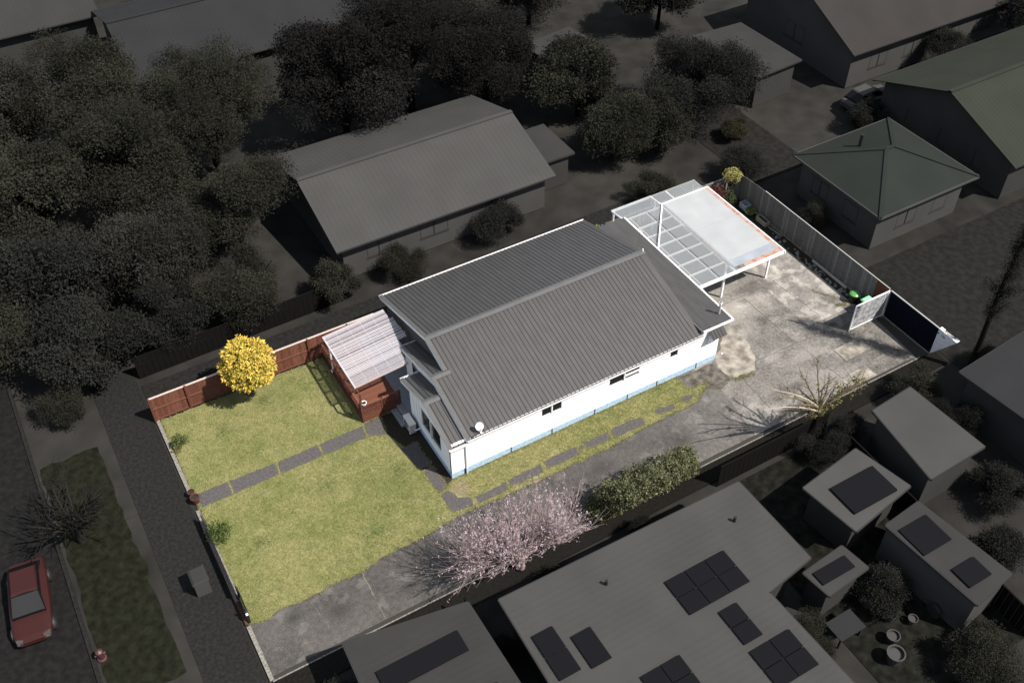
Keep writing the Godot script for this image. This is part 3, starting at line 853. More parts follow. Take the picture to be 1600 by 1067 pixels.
	tube(st, [Vector3(-0.53, 0.43, -4.05), Vector3(-0.545, 0.43, -4.05)], [0.24, 0.24], 20)
	build(st, "fan_grille", mat(lin(0.10, 0.10, 0.10), 0.5), ac)
	for z in [-4.25, -3.65]:
		st = nw(); box(st, Vector3(-0.55, 0.02, z - 0.03), Vector3(-0.18, 0.118, z + 0.03)); build(st, "foot", M.gutter, ac)
	st = nw()
	tube(st, [Vector3(-0.3, 0.4, -3.53), Vector3(-0.3, 0.4, -3.44), Vector3(-0.1, 0.4, -3.42), Vector3(0.0, 0.5, -3.42)], [0.035, 0.035, 0.035, 0.035], 8)
	build(st, "pipe", M.gutter, ac)

# ------------------------------------------------------------------ porch: deck, railing, steps, clear roof
func make_porch() -> void:
	var d := thing("deck", "red-brown timber deck at the front door, under the clear roof", "deck", Vector3(-1.2, 0, -8.3))
	var plank: BoxMesh = BoxMesh.new()
	plank.size = Vector3(2.16, 0.03, 0.125)
	for k in 40:
		var z := -10.98 + 0.06 + k * 0.135
		inst(plank, "plank", [M.deck, M.red3, M.red][(k * 7) % 3], d, Vector3(-1.17, 0.485, z))
	var st := nw()
	box(st, Vector3(-2.24, 0.0, -5.585), Vector3(-0.09, 0.465, -5.56)); build(st, "skirt", M.red, d)
	st = nw()
	box(st, Vector3(-2.29, 0.0, -11.0), Vector3(-2.262, 0.465, -5.60)); build(st, "skirt", M.red2, d)
	st = nw()
	box(st, Vector3(-0.085, 0.0, -7.9), Vector3(1.0, 0.488, -4.47)); box(st, Vector3(1.0, 0.0, -7.9), Vector3(1.84, 0.488, -7.02)); box(st, Vector3(-0.085, 0, -11.0), Vector3(1.84, 0.486, -7.904))
	build(st, "porch_floor", M.grey_floor, d)
	var s := thing("porch_steps", "pale grey timber steps beside the bay wall", "steps", Vector3(-0.4, 0, -4.9))
	for e in [[-0.72, -0.41, 0.18], [-0.40, -0.09, 0.34]]:
		st = nw()
		box(st, Vector3(e[0], e[2] - 0.045, -5.5), Vector3(e[0] + 0.148, e[2], -4.2)); build(st, "tread", M.step, s)
		st = nw()
		box(st, Vector3(e[0] + 0.158, e[2] - 0.045, -5.5), Vector3(e[1], e[2], -4.2)); build(st, "tread", M.step, s)
		st = nw()
		box(st, Vector3(e[0] + 0.02, 0.02, -5.46), Vector3(e[1], e[2] - 0.048, -4.24)); build(st, "riser", M.step, s)
	# railing to the side: lattice then balusters
	var r := thing("railing", "red-brown railing of lattice and balusters facing the lawn path", "railing", Vector3(-1.2, 0.5, -5.6))
	rail_lattice(r, Vector3(-2.2, 0.5, -5.57), Vector3(-1.16, 0.5, -5.57), 0.56, 1.22, true)
	st = nw(); box(st, Vector3(-2.29, 0, -5.64), Vector3(-2.18, 1.62, -5.53)); build(st, "post", M.red2, r)
	st = nw(); box(st, Vector3(-1.17, 0.02, -5.62), Vector3(-1.09, 1.26, -5.54)); build(st, "post", M.red2, r)
	st = nw(); box(st, Vector3(-0.16, 0.02, -5.62), Vector3(-0.08, 1.3, -5.54)); build(st, "post", M.red2, r)
	st = nw(); box(st, Vector3(-2.18, 1.22, -5.66), Vector3(-0.9, 1.26, -5.50)); build(st, "top_rail", M.red3, r)
	st = nw(); box(st, Vector3(-0.9, 1.22, -5.64), Vector3(-0.1, 1.26, -5.52)); build(st, "top_rail", M.red, r)
	st = nw(); box(st, Vector3(-1.09, 0.56, -5.6), Vector3(-0.16, 0.62, -5.56)); build(st, "bottom_rail", M.red2, r)
	var bal := BoxMesh.new(); bal.size = Vector3(0.045, 0.6, 0.035)
	for k in 8: inst(bal, "baluster", M.red2, r, Vector3(-1.0 + k * 0.112, 0.92, -5.58))
	# railing facing the street
	r = thing("railing", "red-brown lattice railing under the front edge of the clear roof", "railing", Vector3(-2.25, 0.5, -8.0))
	for e in [[-5.66, -7.0], [-7.1, -8.3], [-8.4, -9.4], [-9.5, -10.95]]:
		rail_lattice(r, Vector3(-2.235, 0.5, e[0]), Vector3(-2.235, 0.5, e[1]), 0.56, 1.22, true)
	for z in [-7.05, -8.35]:
		st = nw(); box(st, Vector3(-2.28, 0.3, z - 0.05), Vector3(-2.18, 1.28, z + 0.05)); build(st, "post", M.red2, r)
	st = nw(); box(st, Vector3(-2.30, 1.23, -10.95), Vector3(-2.17, 1.27, -5.68)); build(st, "top_rail", M.red3, r)
	# round planter on the corner post
	var pot := thing("planter", "small white round pot on the corner post of the deck", "planter", Vector3(-2.16, 1.26, -5.58))
	st = nw()
	for k in 16:
		var a := TAU * k / 16; var b := TAU * (k + 1) / 16
		var o := Vector3(-2.08, 0, -5.58)
		var pr := [[0.09, 1.265], [0.15, 1.42], [0.155, 1.44], [0.125, 1.44], [0.12, 1.39]]
		for q in 4:
			var A := Vector3(cos(a), 0, sin(a)); var B := Vector3(cos(b), 0, sin(b))
			var out: Vector3 = [A, A, Vector3.UP, -A][q]
			quad(st, o + A * pr[q][0] + Vector3.UP * pr[q][1], o + B * pr[q][0] + Vector3.UP * pr[q][1], o + B * pr[q + 1][0] + Vector3.UP * pr[q + 1][1], o + A * pr[q + 1][0] + Vector3.UP * pr[q + 1][1], out)
	build(st, "pot", M.white, pot)
	st = nw(); tube(st, [Vector3(-2.08, 1.37, -5.58), Vector3(-2.08, 1.392, -5.58)], [0.12, 0.12], 14); build(st, "soil", M.soil, pot)
	# the clear roof: posts, beams, corrugated sheets
	var p := thing("patio_roof", "clear corrugated patio roof over the front deck", "patio roof", Vector3(-0.8, 0, -8.2))
	st = nw(); box(st, Vector3(-2.27, 0.0, -9.50), Vector3(-2.19, 2.12, -9.42)); build(st, "post", M.white, p)
	st = nw(); box(st, Vector3(-2.34, 0.30, -9.62), Vector3(-2.275, 0.36, -9.42)); build(st, "post_bracket", M.white, p)
	st = nw(); box(st, Vector3(-2.25, 1.62, -5.64), Vector3(-2.17, 2.10, -5.56)); bar(st, Vector3(-2.21, 2.06, -5.6), Vector3(-2.2, 2.10, -6.2), 0.06, 0.1); build(st, "post", M.red2, p)
	st = nw(); box(st, Vector3(-2.27, 2.10, -10.28), Vector3(-2.21, 2.21, -6.08)); build(st, "front_beam", M.white, p)
	var slope := Vector3(3.1, 0.27, 0).normalized()
	for e in [[-10.26, 1.3], [-9.22, 1.5], [-8.18, 1.6], [-7.14, 1.0], [-6.12, 0.78]]:
		st = nw(); bar(st, Vector3(-2.21, 2.13, e[0]), Vector3(e[1], 2.13 + 0.087 * (e[1] + 2.21), e[0]), 0.045, 0.10); build(st, "rafter", mat(lin(0.34, 0.29, 0.28), 0.7), p)
	var pur := mat(lin(0.42, 0.40, 0.40), 0.7)
	for x in [-1.55, -0.85, -0.15, 0.55]:
		st = nw(); bar(st, Vector3(x, 2.187 + 0.087 * (x + 2.21), -10.25), Vector3(x, 2.187 + 0.087 * (x + 2.21), -6.13), 0.022, 0.02); build(st, "purlin", pur, p)
	var clear := StandardMaterial3D.new()
	clear.transparency = BaseMaterial3D.TRANSPARENCY_ALPHA
	clear.albedo_color = Color(0.56, 0.55, 0.58, 0.52)
	clear.roughness = 0.35
	clear.cull_mode = BaseMaterial3D.CULL_DISABLED
	clear.backlight_enabled = true
	clear.backlight = Color(0.5, 0.5, 0.5)
	var milky: StandardMaterial3D = clear.duplicate()
	milky.albedo_color = Color(0.78, 0.77, 0.80, 0.80)
	for k in 5:
		var z0 := -10.30 + k * 0.845
		var L: float = [3.6, 3.78, 3.8, 3.3, 3.02][k]
		st = nw()
		var rd := nw()
		var per := 0.865 / 8.0
		for i in 8:
			var a := i * per; var y0 := 0.004 * k
			profiled(st, Vector3(-2.29, 2.225, z0), Vector3(0, 0, 1), slope, L, [Vector2(a, y0), Vector2(a + per * 0.55, y0), Vector2(a + per * 0.68, y0 + 0.03)], 0.0)
			profiled(st, Vector3(-2.29, 2.225, z0), Vector3(0, 0, 1), slope, L, [Vector2(a + per * 0.87, y0 + 0.03), Vector2(a + per, y0)], 0.0)
			if rng.randf() < 0.82:
				var wr := rnd(0.02, 0.19)
				profiled(rd, Vector3(-2.29, 2.225, z0), Vector3(0, 0, 1), slope, L, [Vector2(a + per * (0.775 - wr), y0 + 0.0315), Vector2(a + per * (0.775 + wr), y0 + 0.0315)], 0.0)
		var sh := build(st, "roof_sheet", clear, p)
		build(rd, "rib", milky, sh)

func rail_lattice(parent: Node, a: Vector3, b: Vector3, y0: float, y1: float, _x: bool) -> void:
	# crossed slats in a frame, as one lattice panel
	var st := nw()
	var d := (b - a); d.y = 0
	var L := d.length(); d = d.normalized()
	var n := d.cross(Vector3.UP)
	var H := y1 - y0
	bar(st, a + Vector3.UP * (y0 - a.y), b + Vector3.UP * (y0 - a.y), 0.04, 0.05)
	bar(st, a + Vector3.UP * (y1 - a.y), b + Vector3.UP * (y1 - a.y), 0.04, 0.05)
	var t := -H
	while t < L:
		for sgn in [0, 1]:
			var u0 := maxf(t, 0.0); var u1 := minf(t + H, L)
			if u1 > u0 + 0.03:
				var v0 := (u0 - t); var v1 := (u1 - t)
				if sgn: v0 = H - v0; v1 = H - v1
				var off := n * (0.008 if sgn else -0.008)
				bar(st, a + d * u0 + Vector3.UP * (y0 - a.y + v0) + off, a + d * u1 + Vector3.UP * (y0 - a.y + v1) + off, 0.042, 0.014, n)
		t += 0.17
	build(st, "lattice", M.red, parent)

# ------------------------------------------------------------------ carport behind the house
func make_carport() -> void:
	var c := thing("carport", "white-framed carport with flat metal roof and clear panels behind the house", "carport", Vector3(20, 0, -6.5))
	var st := nw()
	var pane := StandardMaterial3D.new()
	pane.transparency = BaseMaterial3D.TRANSPARENCY_ALPHA
	pane.albedo_color = Color(0.60, 0.62, 0.63, 0.20)
	pane.roughness = 0.25
	pane.cull_mode = BaseMaterial3D.CULL_DISABLED
	var y := 2.5
	# posts
	for e in [[23.0, -3.86], [19.66, -3.84], [23.0, -10.1], [17.05, -11.3], [19.8, -10.9]]:
		st = nw(); box(st, Vector3(e[0] - 0.05, 0, e[1] - 0.05), Vector3(e[0] + 0.05, y - 0.12, e[1] + 0.05)); build(st, "post", M.white, c)
	# metal roof in three sheets, orange primer along its edges
	for e in [[-10.15, -7.1], [-7.09, -4.0], [-3.99, -3.40]]:
		st = nw(); box(st, Vector3(19.78, y + 0.03, e[0]), Vector3(22.98, y + 0.055, e[1])); build(st, "roof_sheet", M.sheet if e[0] != -3.99 else M.sheet2, c)
	st = nw()
	box(st, Vector3(22.982, y + 0.01, -10.15), Vector3(23.2, y + 0.05, -3.10)); box(st, Vector3(20.4, y + 0.01, -3.398), Vector3(22.98, y + 0.05, -3.10)); box(st, Vector3(19.73, y + 0.015, -7.8), Vector3(19.778, y + 0.062, -3.6))
	build(st, "edge_trim", M.orange, c)
	st = nw(); box(st, Vector3(23.202, y - 0.10, -10.25), Vector3(23.26, y + 0.07, -2.99)); build(st, "fascia", M.white, c)
	st = nw(); box(st, Vector3(17.0, y - 0.16, -3.098), Vector3(23.2, y + 0.06, -3.04)); build(st, "fascia", M.white, c)
	st = nw(); box(st, Vector3(19.78, y - 0.06, -10.22), Vector3(23.2, y + 0.08, -10.155)); build(st, "fascia", M.white, c)
	# rafters, purlins and clear panes
	var thin := mat(lin(0.42, 0.42, 0.43), 0.6)
	var zs := [-10.1, -9.0, -8.05, -7.1, -6.1, -5.08, -4.1, -3.1]
	for z in zs.slice(0, 7):
		st = nw(); box(st, Vector3(17.0, y - 0.10, z - 0.024), Vector3(19.72, y + 0.02, z + 0.024)); build(st, "rafter", thin, c)
	for x in [17.45, 18.6]:
		st = nw(); box(st, Vector3(x - 0.03, y - 0.17, -10.1), Vector3(x + 0.02, y - 0.102, -3.1)); build(st, "purlin", thin, c)
	st = nw(); box(st, Vector3(19.70, y - 0.16, -10.1), Vector3(19.775, y - 0.01, -3.1)); build(st, "beam", M.white, c)
	st = nw(); box(st, Vector3(22.9, y - 0.16, -10.1), Vector3(22.98, y + 0.0, -3.1)); build(st, "beam", M.white, c)
	for i in 7:
		for e in [[16.98, 18.58], [18.583, 19.9]]:
			st = nw(); box(st, Vector3(e[0], y + (0.026 if e[0] < 18 else 0.062), zs[i] + 0.01), Vector3(e[1], y + (0.034 if e[0] < 18 else 0.070), zs[i + 1] - 0.01)); build(st, "clear_pane", pane, c)
	# bearer running from the house gutter to the metal roof's corner
	st = nw(); bar(st, Vector3(17.0, y + 0.16, -6.75), Vector3(19.76, y + 0.12, -10.15), 0.075, 0.08); build(st, "brace", M.white, c)
	# lower lean-to at the north corner
	st = nw(); box(st, Vector3(16.9, 2.28, -11.38), Vector3(19.8, 2.40, -11.3)); build(st, "beam", M.white, c)
	for x in [16.92, 19.74]:
		st = nw(); bar(st, Vector3(x, 2.36, -11.3), Vector3(x, 2.52, -10.1), 0.07, 0.1); build(st, "rafter", M.white, c)
	st = nw(); hexa(st, [Vector3(16.9, 2.415, -11.4), Vector3(19.8, 2.415, -11.4), Vector3(19.8, 2.56, -10.12), Vector3(16.9, 2.56, -10.12), Vector3(16.9, 2.423, -11.4), Vector3(19.8, 2.423, -11.4), Vector3(19.8, 2.568, -10.12), Vector3(16.9, 2.568, -10.12)]); build(st, "clear_pane", pane, c)
	var grey := mat(lin(0.22, 0.22, 0.21), 0.7, M.fine, Vector3(1, 1, 1))
	for x in [19.86, 20.95, 22.05, 23.15]:
		st = nw(); box(st, Vector3(x - 0.03, 2.25, -11.4), Vector3(x + 0.03, 2.33, -10.24)); build(st, "rafter", M.white if x < 21 else grey, c)
	st = nw(); box(st, Vector3(19.8, 2.25, -11.46), Vector3(23.2, 2.33, -11.40)); build(st, "beam", grey, c)
	for x in [19.88, 20.97, 22.07]:
		st = nw(); box(st, Vector3(x, 2.335, -11.42), Vector3(x + 1.06, 2.343, -10.26)); build(st, "clear_pane", pane, c)
	for x in [19.9, 23.1]:
		st = nw(); box(st, Vector3(x - 0.04, 0, -11.42), Vector3(x + 0.04, 2.25, -11.34)); build(st, "post", grey, c)
	# white plastic chairs stored under the clear panes
	var spots := [[18.6, -10.3, "nearest the metal roof"], [18.0, -10.1, "in the middle of the three"], [17.45, -9.9, "nearest the house gutter"]]
	for e in spots:
		var t := thing("plastic_chair", "white plastic chair under the clear carport panes, " + e[2], "chair", Vector3(e[0], 0, e[1]), 0.0, "white chairs under the clear panes")
		st = nw(); box(st, t.position + Vector3(-0.23, 0.42, -0.22), t.position + Vector3(0.23, 0.46, 0.22)); build(st, "seat", M.white, t)
		st = nw(); hexa(st, [t.position + Vector3(-0.23, 0.46, -0.26), t.position + Vector3(0.23, 0.46, -0.26), t.position + Vector3(0.23, 0.46, -0.22), t.position + Vector3(-0.23, 0.46, -0.22), t.position + Vector3(-0.2, 0.88, -0.36), t.position + Vector3(0.2, 0.88, -0.36), t.position + Vector3(0.2, 0.88, -0.33), t.position + Vector3(-0.2, 0.88, -0.33)]); build(st, "backrest", M.white, t)
		for l in [[-0.2, -0.2], [0.2, -0.2], [-0.2, 0.2], [0.2, 0.2]]:
			st = nw(); box(st, t.position + Vector3(l[0] - 0.02, 0, l[1] - 0.02), t.position + Vector3(l[0] + 0.02, 0.418, l[1] + 0.02)); build(st, "leg", M.white, t)

# ------------------------------------------------------------------ fences and gates of the lot
func make_fences() -> void:
	rng.seed = 90
	var st := nw()
	# brown paling fence on the north side
	var f := thing("paling_fence", "red-brown paling fence along the back of the front lawn", "fence", Vector3(-5, 0, -11.1))
	var pal := BoxMesh.new(); pal.size = Vector3(0.145, 1.62, 0.022)
	var k := 0
	var x := -11.46
	while x < 1.75:
		inst(pal, "paling", [M.red, M.red2, M.red, M.red3][rng.randi() % 4], f, Vector3(x, 0.83 + rnd(-0.008, 0.008), -11.14 + rnd(-0.003, 0.003)), Basis(Vector3.BACK, rnd(-0.006, 0.006)))
		x += 0.150
		k += 1
	for px in [-11.5, -9.62, -7.4, -5.13, -2.9, -0.6, 1.6]:
		st = nw(); box(st, Vector3(px - 0.05, 0, -11.12), Vector3(px + 0.05, 1.70, -11.02)); build(st, "post", M.red2, f)
	for e in [[-11.45, -9.67], [-9.57, -7.45], [-7.35, -5.18], [-5.08, -2.95], [-2.85, -0.65], [-0.55, 1.55]]:
		for y in [0.12, 0.86]:
			st = nw(); box(st, Vector3(e[0], y - 0.045, -11.127), Vector3(e[1], y + 0.045, -11.085)); build(st, "rail", M.red3 if y > 0.5 else M.red, f)
		st = nw(); box(st, Vector3(e[0] - 0.05, 1.645, -11.18), Vector3(e[1] + 0.045, 1.68, -11.07)); build(st, "cap_rail", M.cap, f)
	# grey weathered palings behind the yard, patched brown by the gate
	f = thing("paling_fence", "weathered grey paling fence behind the concrete yard, patched brown by the gate", "fence", Vector3(26.6, 0, -4.5))
	var gp := BoxMesh.new(); gp.size = Vector3(0.022, 1.9, 0.148)
	var z := -11.2
	while z < 1.98:
		var m: Material = M.red2 if z > 1.05 else [M.pal, M.pal2, M.pal, M.pal3][rng.randi() % 4]
		inst(gp, "paling", m, f, Vector3(26.62 + rnd(-0.006, 0.006), 0.98 + rnd(-0.02, 0.02) - 0.12 * smoothstep(-9.0, -11.0, z), z), Basis(Vector3.RIGHT, rnd(-0.012, 0.012)))
		z += 0.152
	for y in [0.3, 1.6]:
		st = nw(); box(st, Vector3(26.634, y - 0.04, -11.2), Vector3(26.68, y + 0.04, 2.0)); build(st, "rail", M.pal2, f)
	st = nw(); box(st, Vector3(26.60, 1.94, -8.6), Vector3(26.66, 1.965, 2.0)); build(st, "cap_rail", mat(lin(0.3, 0.3, 0.29), 0.8, M.fine, Vector3(1, 1, 1)), f)
	st = nw(); box(st, Vector3(26.42, -0.03, -3.6), Vector3(26.47, 0.12, -0.7)); build(st, "kick_board", mat(lin(0.42, 0.40, 0.37), 0.8, M.fine, Vector3(1, 1, 1)), f)
	# old palings at the north end of the yard
	f = thing("paling_fence", "low pale fence behind the clear carport lean-to", "fence", Vector3(20, 0, -11.75))
	var lp := BoxMesh.new(); lp.size = Vector3(0.145, 1.25, 0.022)
	x = 16.6
	while x < 26.4:
		inst(lp, "paling", [M.pal3, M.pal, M.kerb][rng.randi() % 3], f, Vector3(x, 0.6 + rnd(-0.03, 0.03), -11.78))
		x += 0.150
	st = nw(); box(st, Vector3(16.5, 1.12, -11.765), Vector3(26.4, 1.2, -11.72)); build(st, "rail", M.pal3, f)
	# navy fence and the white number panel
	f = thing("solid_fence", "solid navy fence with a pale top rail at the end of the driveway", "fence", Vector3(26.6, 0, 3.8))
	for e in [[2.14, 3.29], [3.295, 4.44], [4.445, 5.6]]:
		st = nw(); box(st, Vector3(26.6, 0.06, e[0]), Vector3(26.64, 1.88, e[1])); build(st, "fence_panel", M.navy, f)
	st = nw(); box(st, Vector3(26.59, 1.882, 2.1), Vector3(26.66, 1.93, 5.6)); build(st, "top_rail", mat(lin(0.24, 0.24, 0.235), 0.6), f)
	st = nw(); box(st, Vector3(26.56, 0.0, 2.14), Vector3(26.598, 0.05, 3.0)); box(st, Vector3(26.56, 0.0, 3.1), Vector3(26.598, 0.05, 5.2)); box(st, Vector3(26.56, 0, 5.27), Vector3(26.598, 0.05, 5.55)); build(st, "base_strip", M.kerb, f)
	f = thing("number_panel", "pale triangular panel with house number and white cap, past the navy fence", "sign", Vector3(26.6, 0, 5.9))
	st = nw()
	prism(st, P2([5.62, 0.02, 5.62, 1.86, 6.85, 1.86, 6.80, 1.76]), Vector3(26.6, 0, 0), Vector3(0, 0, 1), Vector3.UP, Vector3.RIGHT, 0.04)
	build(st, "panel", mat(lin(0.50, 0.52, 0.56), 0.6, M.soft, Vector3(0.7, 0.7, 0.7)), f)
	st = nw(); box(st, Vector3(26.585, 1.862, 5.6), Vector3(26.66, 1.92, 6.62)); box(st, Vector3(26.585, 1.862, 5.6), Vector3(26.85, 1.90, 5.85)); box(st, Vector3(26.585, 1.862, 6.62), Vector3(26.85, 1.90, 6.85)); build(st, "cap", M.white, f)
	st = nw(); box(st, Vector3(26.665, 1.84, 5.86), Vector3(26.85, 1.86, 6.61)); build(st, "cap_board", mat(lin(0.2, 0.19, 0.18), 0.8), f)
	st = nw(); box(st, Vector3(26.592, 1.60, 5.62), Vector3(26.599, 1.68, 5.72)); build(st, "latch", M.black, f)
	var tm := TextMesh.new()
	var font := SystemFont.new(); font.font_names = PackedStringArray(["Droid Sans"]); font.font_weight = 700
	tm.font = font; tm.text = "178"; tm.font_size = 24; tm.pixel_size = 0.0068; tm.depth = 0.01
	var tx := MeshInstance3D.new(); tx.mesh = tm; tx.material_override = mat(lin(0.04, 0.05, 0.06), 0.6); tx.name = "house_number"
	f.add_child(tx)
	tx.transform = Transform3D(Basis(Vector3.UP, -PI / 2), Vector3(26.592, 1.60, 5.99) - f.position)
	# white gate leaf standing open across the yard
	f = thing("gate", "white framed gate leaf standing open across the concrete yard", "gate", Vector3(25.3, 0, 2.07))
	st = nw(); box(st, Vector3(24.1, 0.16, 2.055), Vector3(26.46, 1.86, 2.085)); build(st, "shade_toned_gate_panel", mat(lin(0.36, 0.375, 0.40), 0.6, mottle(91, 0.014, 0.55, 1.0), Vector3(0.4, 0.4, 0.4)), f)  # tree shade on the white leaf is put into the panel's greyer colour
	st = nw()
	box(st, Vector3(24.03, 0.02, 2.04), Vector3(24.098, 1.93, 2.10)); box(st, Vector3(26.462, 0.1, 2.04), Vector3(26.54, 1.95, 2.10))
	box(st, Vector3(24.1, 1.862, 2.04), Vector3(26.46, 1.93, 2.10)); box(st, Vector3(24.1, 0.09, 2.04), Vector3(26.46, 0.158, 2.10))
	build(st, "frame", M.white, f)
	st = nw(); box(st, Vector3(26.2, 0.9, 2.086), Vector3(26.27, 1.84, 2.10)); build(st, "inner_stile", mat(lin(0.3, 0.31, 0.33), 0.6), f)
	st = nw(); box(st, Vector3(24.12, 1.74, 2.102), Vector3(24.24, 1.84, 2.125)); build(st, "latch", M.black, f)
	st = nw(); box(st, Vector3(26.38, 0.0, 2.03), Vector3(26.5, 0.08, 2.16)); build(st, "hinge_foot", M.kerb, f)
	# low boundary kerb along the driveway
	f = thing("boundary_kerb", "thin pale concrete kerb along the neighbours' side of the driveway", "kerb", Vector3(7, 0, 5.57))
	x = -11.4
	while x < 25.9:
		var w := minf(2.4, 25.95 - x)
		st = nw()
		box(st, Vector3(x, -0.08, 5.545), Vector3(x + w - 0.02, 0.045 + rnd(-0.008, 0.008), 5.60)); build(st, "kerb_block", M.kerb, f)
		x += w
	struct(sheet(P2([-11.4, 5.604, 27, 5.604, 27, 6.6, -11.4, 6.6]), 0.02, 0.1), "verge_bed", mat(lin(0.011, 0.0105, 0.0095), 0.95, M.fine, Vector3(0.4, 0.4, 0.4), 0.1), "dark soil bed beyond the driveway kerb")
	struct(sheet(ragged(P2([-11.3, 5.33, 13.8, 5.30, 25.6, 5.40, 25.7, 5.54, -11.3, 5.54]), 0.4, 0.03, 16), 0.007, 0.007), "drain_strip", mat(lin(0.014, 0.013, 0.012), 0.95), "dark wet channel between driveway and kerb")
	# pale edging along the street boundary
	f = thing("front_edging", "pale concrete edging along the street boundary of the lawn", "kerb", Vector3(-11.4, 0, -3))
	for e in [[-11.1, -8.2], [-8.19, -5.5], [-4.5, -3.75], [2.62, 5.5]]:
		st = nw(); box(st, Vector3(-11.50, -0.05, e[0]), Vector3(-11.32, 0.05, e[1])); build(st, "edging_block", M.kerb, f)
	# low wall with black pickets by the street
	f = thing("picket_fence", "low black picket fence on a pale wall beside the street", "fence", Vector3(-11.4, 0, -1.2))
	st = nw(); box(st, Vector3(-11.52, -0.05, -3.7), Vector3(-11.36, 0.20, 1.25)); build(st, "base_wall", mat(lin(0.30, 0.25, 0.23), 0.9, mottle(92, 0.05, 0.35, 1.0), Vector3(0.6, 0.6, 0.6), 0.2), f)
	var pk := BoxMesh.new(); pk.size = Vector3(0.03, 0.55, 0.075)
	for i in 46: inst(pk, "picket", M.black, f, Vector3(-11.385, 0.48 + 0.02 * (i % 2), -3.62 + i * 0.107), Basis(Vector3.BACK, 0.08))
	for y in [0.32, 0.62]:
		st = nw(); box(st, Vector3(-11.37, y - 0.02, -3.7), Vector3(-11.35, y + 0.02, 1.25)); build(st, "rail", M.black, f)
	st = nw(); box(st, Vector3(-11.33, -0.02, -2.2), Vector3(-11.26, 0.06, 1.2)); build(st, "mowing_edge", M.kerb, f)
	f = thing("driveway_gate", "black slatted gate folded beside the driveway mouth", "gate", Vector3(-11.3, 0, 1.8))
	for i in 6:
		st = nw(); box(st, Vector3(-11.25 + i * 0.002, 0.12 + i * 0.12, 1.0), Vector3(-11.22 + i * 0.002, 0.22 + i * 0.12, 2.35)); build(st, "slat", M.black, f)
	for zz in [1.0, 2.3]:
		st = nw(); box(st, Vector3(-11.30, 0, zz), Vector3(-11.252, 0.95, zz + 0.06)); build(st, "stile", M.black, f)
	st = nw(); box(st, Vector3(-11.34, 0, 2.37), Vector3(-11.24, 0.62, 2.47)); var gpst := build(st, "post", M.black, f)
	st = nw(); box(st, Vector3(-11.34, 0.622, 2.37), Vector3(-11.24, 0.66, 2.47)); build(st, "post_cap", M.white, gpst)
	f = thing("brick_edging", "short red brick edging outside the driveway gate", "kerb", Vector3(-11.5, 0, 1.9))
	for i in 6:
		st = nw(); box(st, Vector3(-11.50, -0.04, 1.28 + i * 0.21), Vector3(-11.40, 0.09, 1.47 + i * 0.21)); build(st, "brick", M.terracotta, f)

func lathe(st: SurfaceTool, c: Vector3, prof: Array, sides := 16) -> void:
	for k in sides:
		var a := TAU * k / sides; var b := TAU * (k + 1) / sides
		var A := Vector3(cos(a), 0, sin(a)); var B := Vector3(cos(b), 0, sin(b))
		for q in prof.size() - 1:
			var p: Vector2 = prof[q]; var r: Vector2 = prof[q + 1]
			var out := A * (r.y - p.y) + Vector3.UP * (p.x - r.x)
			if p.x < 0.001: tri(st, c + Vector3.UP * p.y, c + B * r.x + Vector3.UP * r.y, c + A * r.x + Vector3.UP * r.y, out)
			elif r.x < 0.001: tri(st, c + A * p.x + Vector3.UP * p.y, c + B * p.x + Vector3.UP * p.y, c + Vector3.UP * r.y, out)
			else: quad(st, c + A * p.x + Vector3.UP * p.y, c + B * p.x + Vector3.UP * p.y, c + B * r.x + Vector3.UP * r.y, c + A * r.x + Vector3.UP * r.y, out)

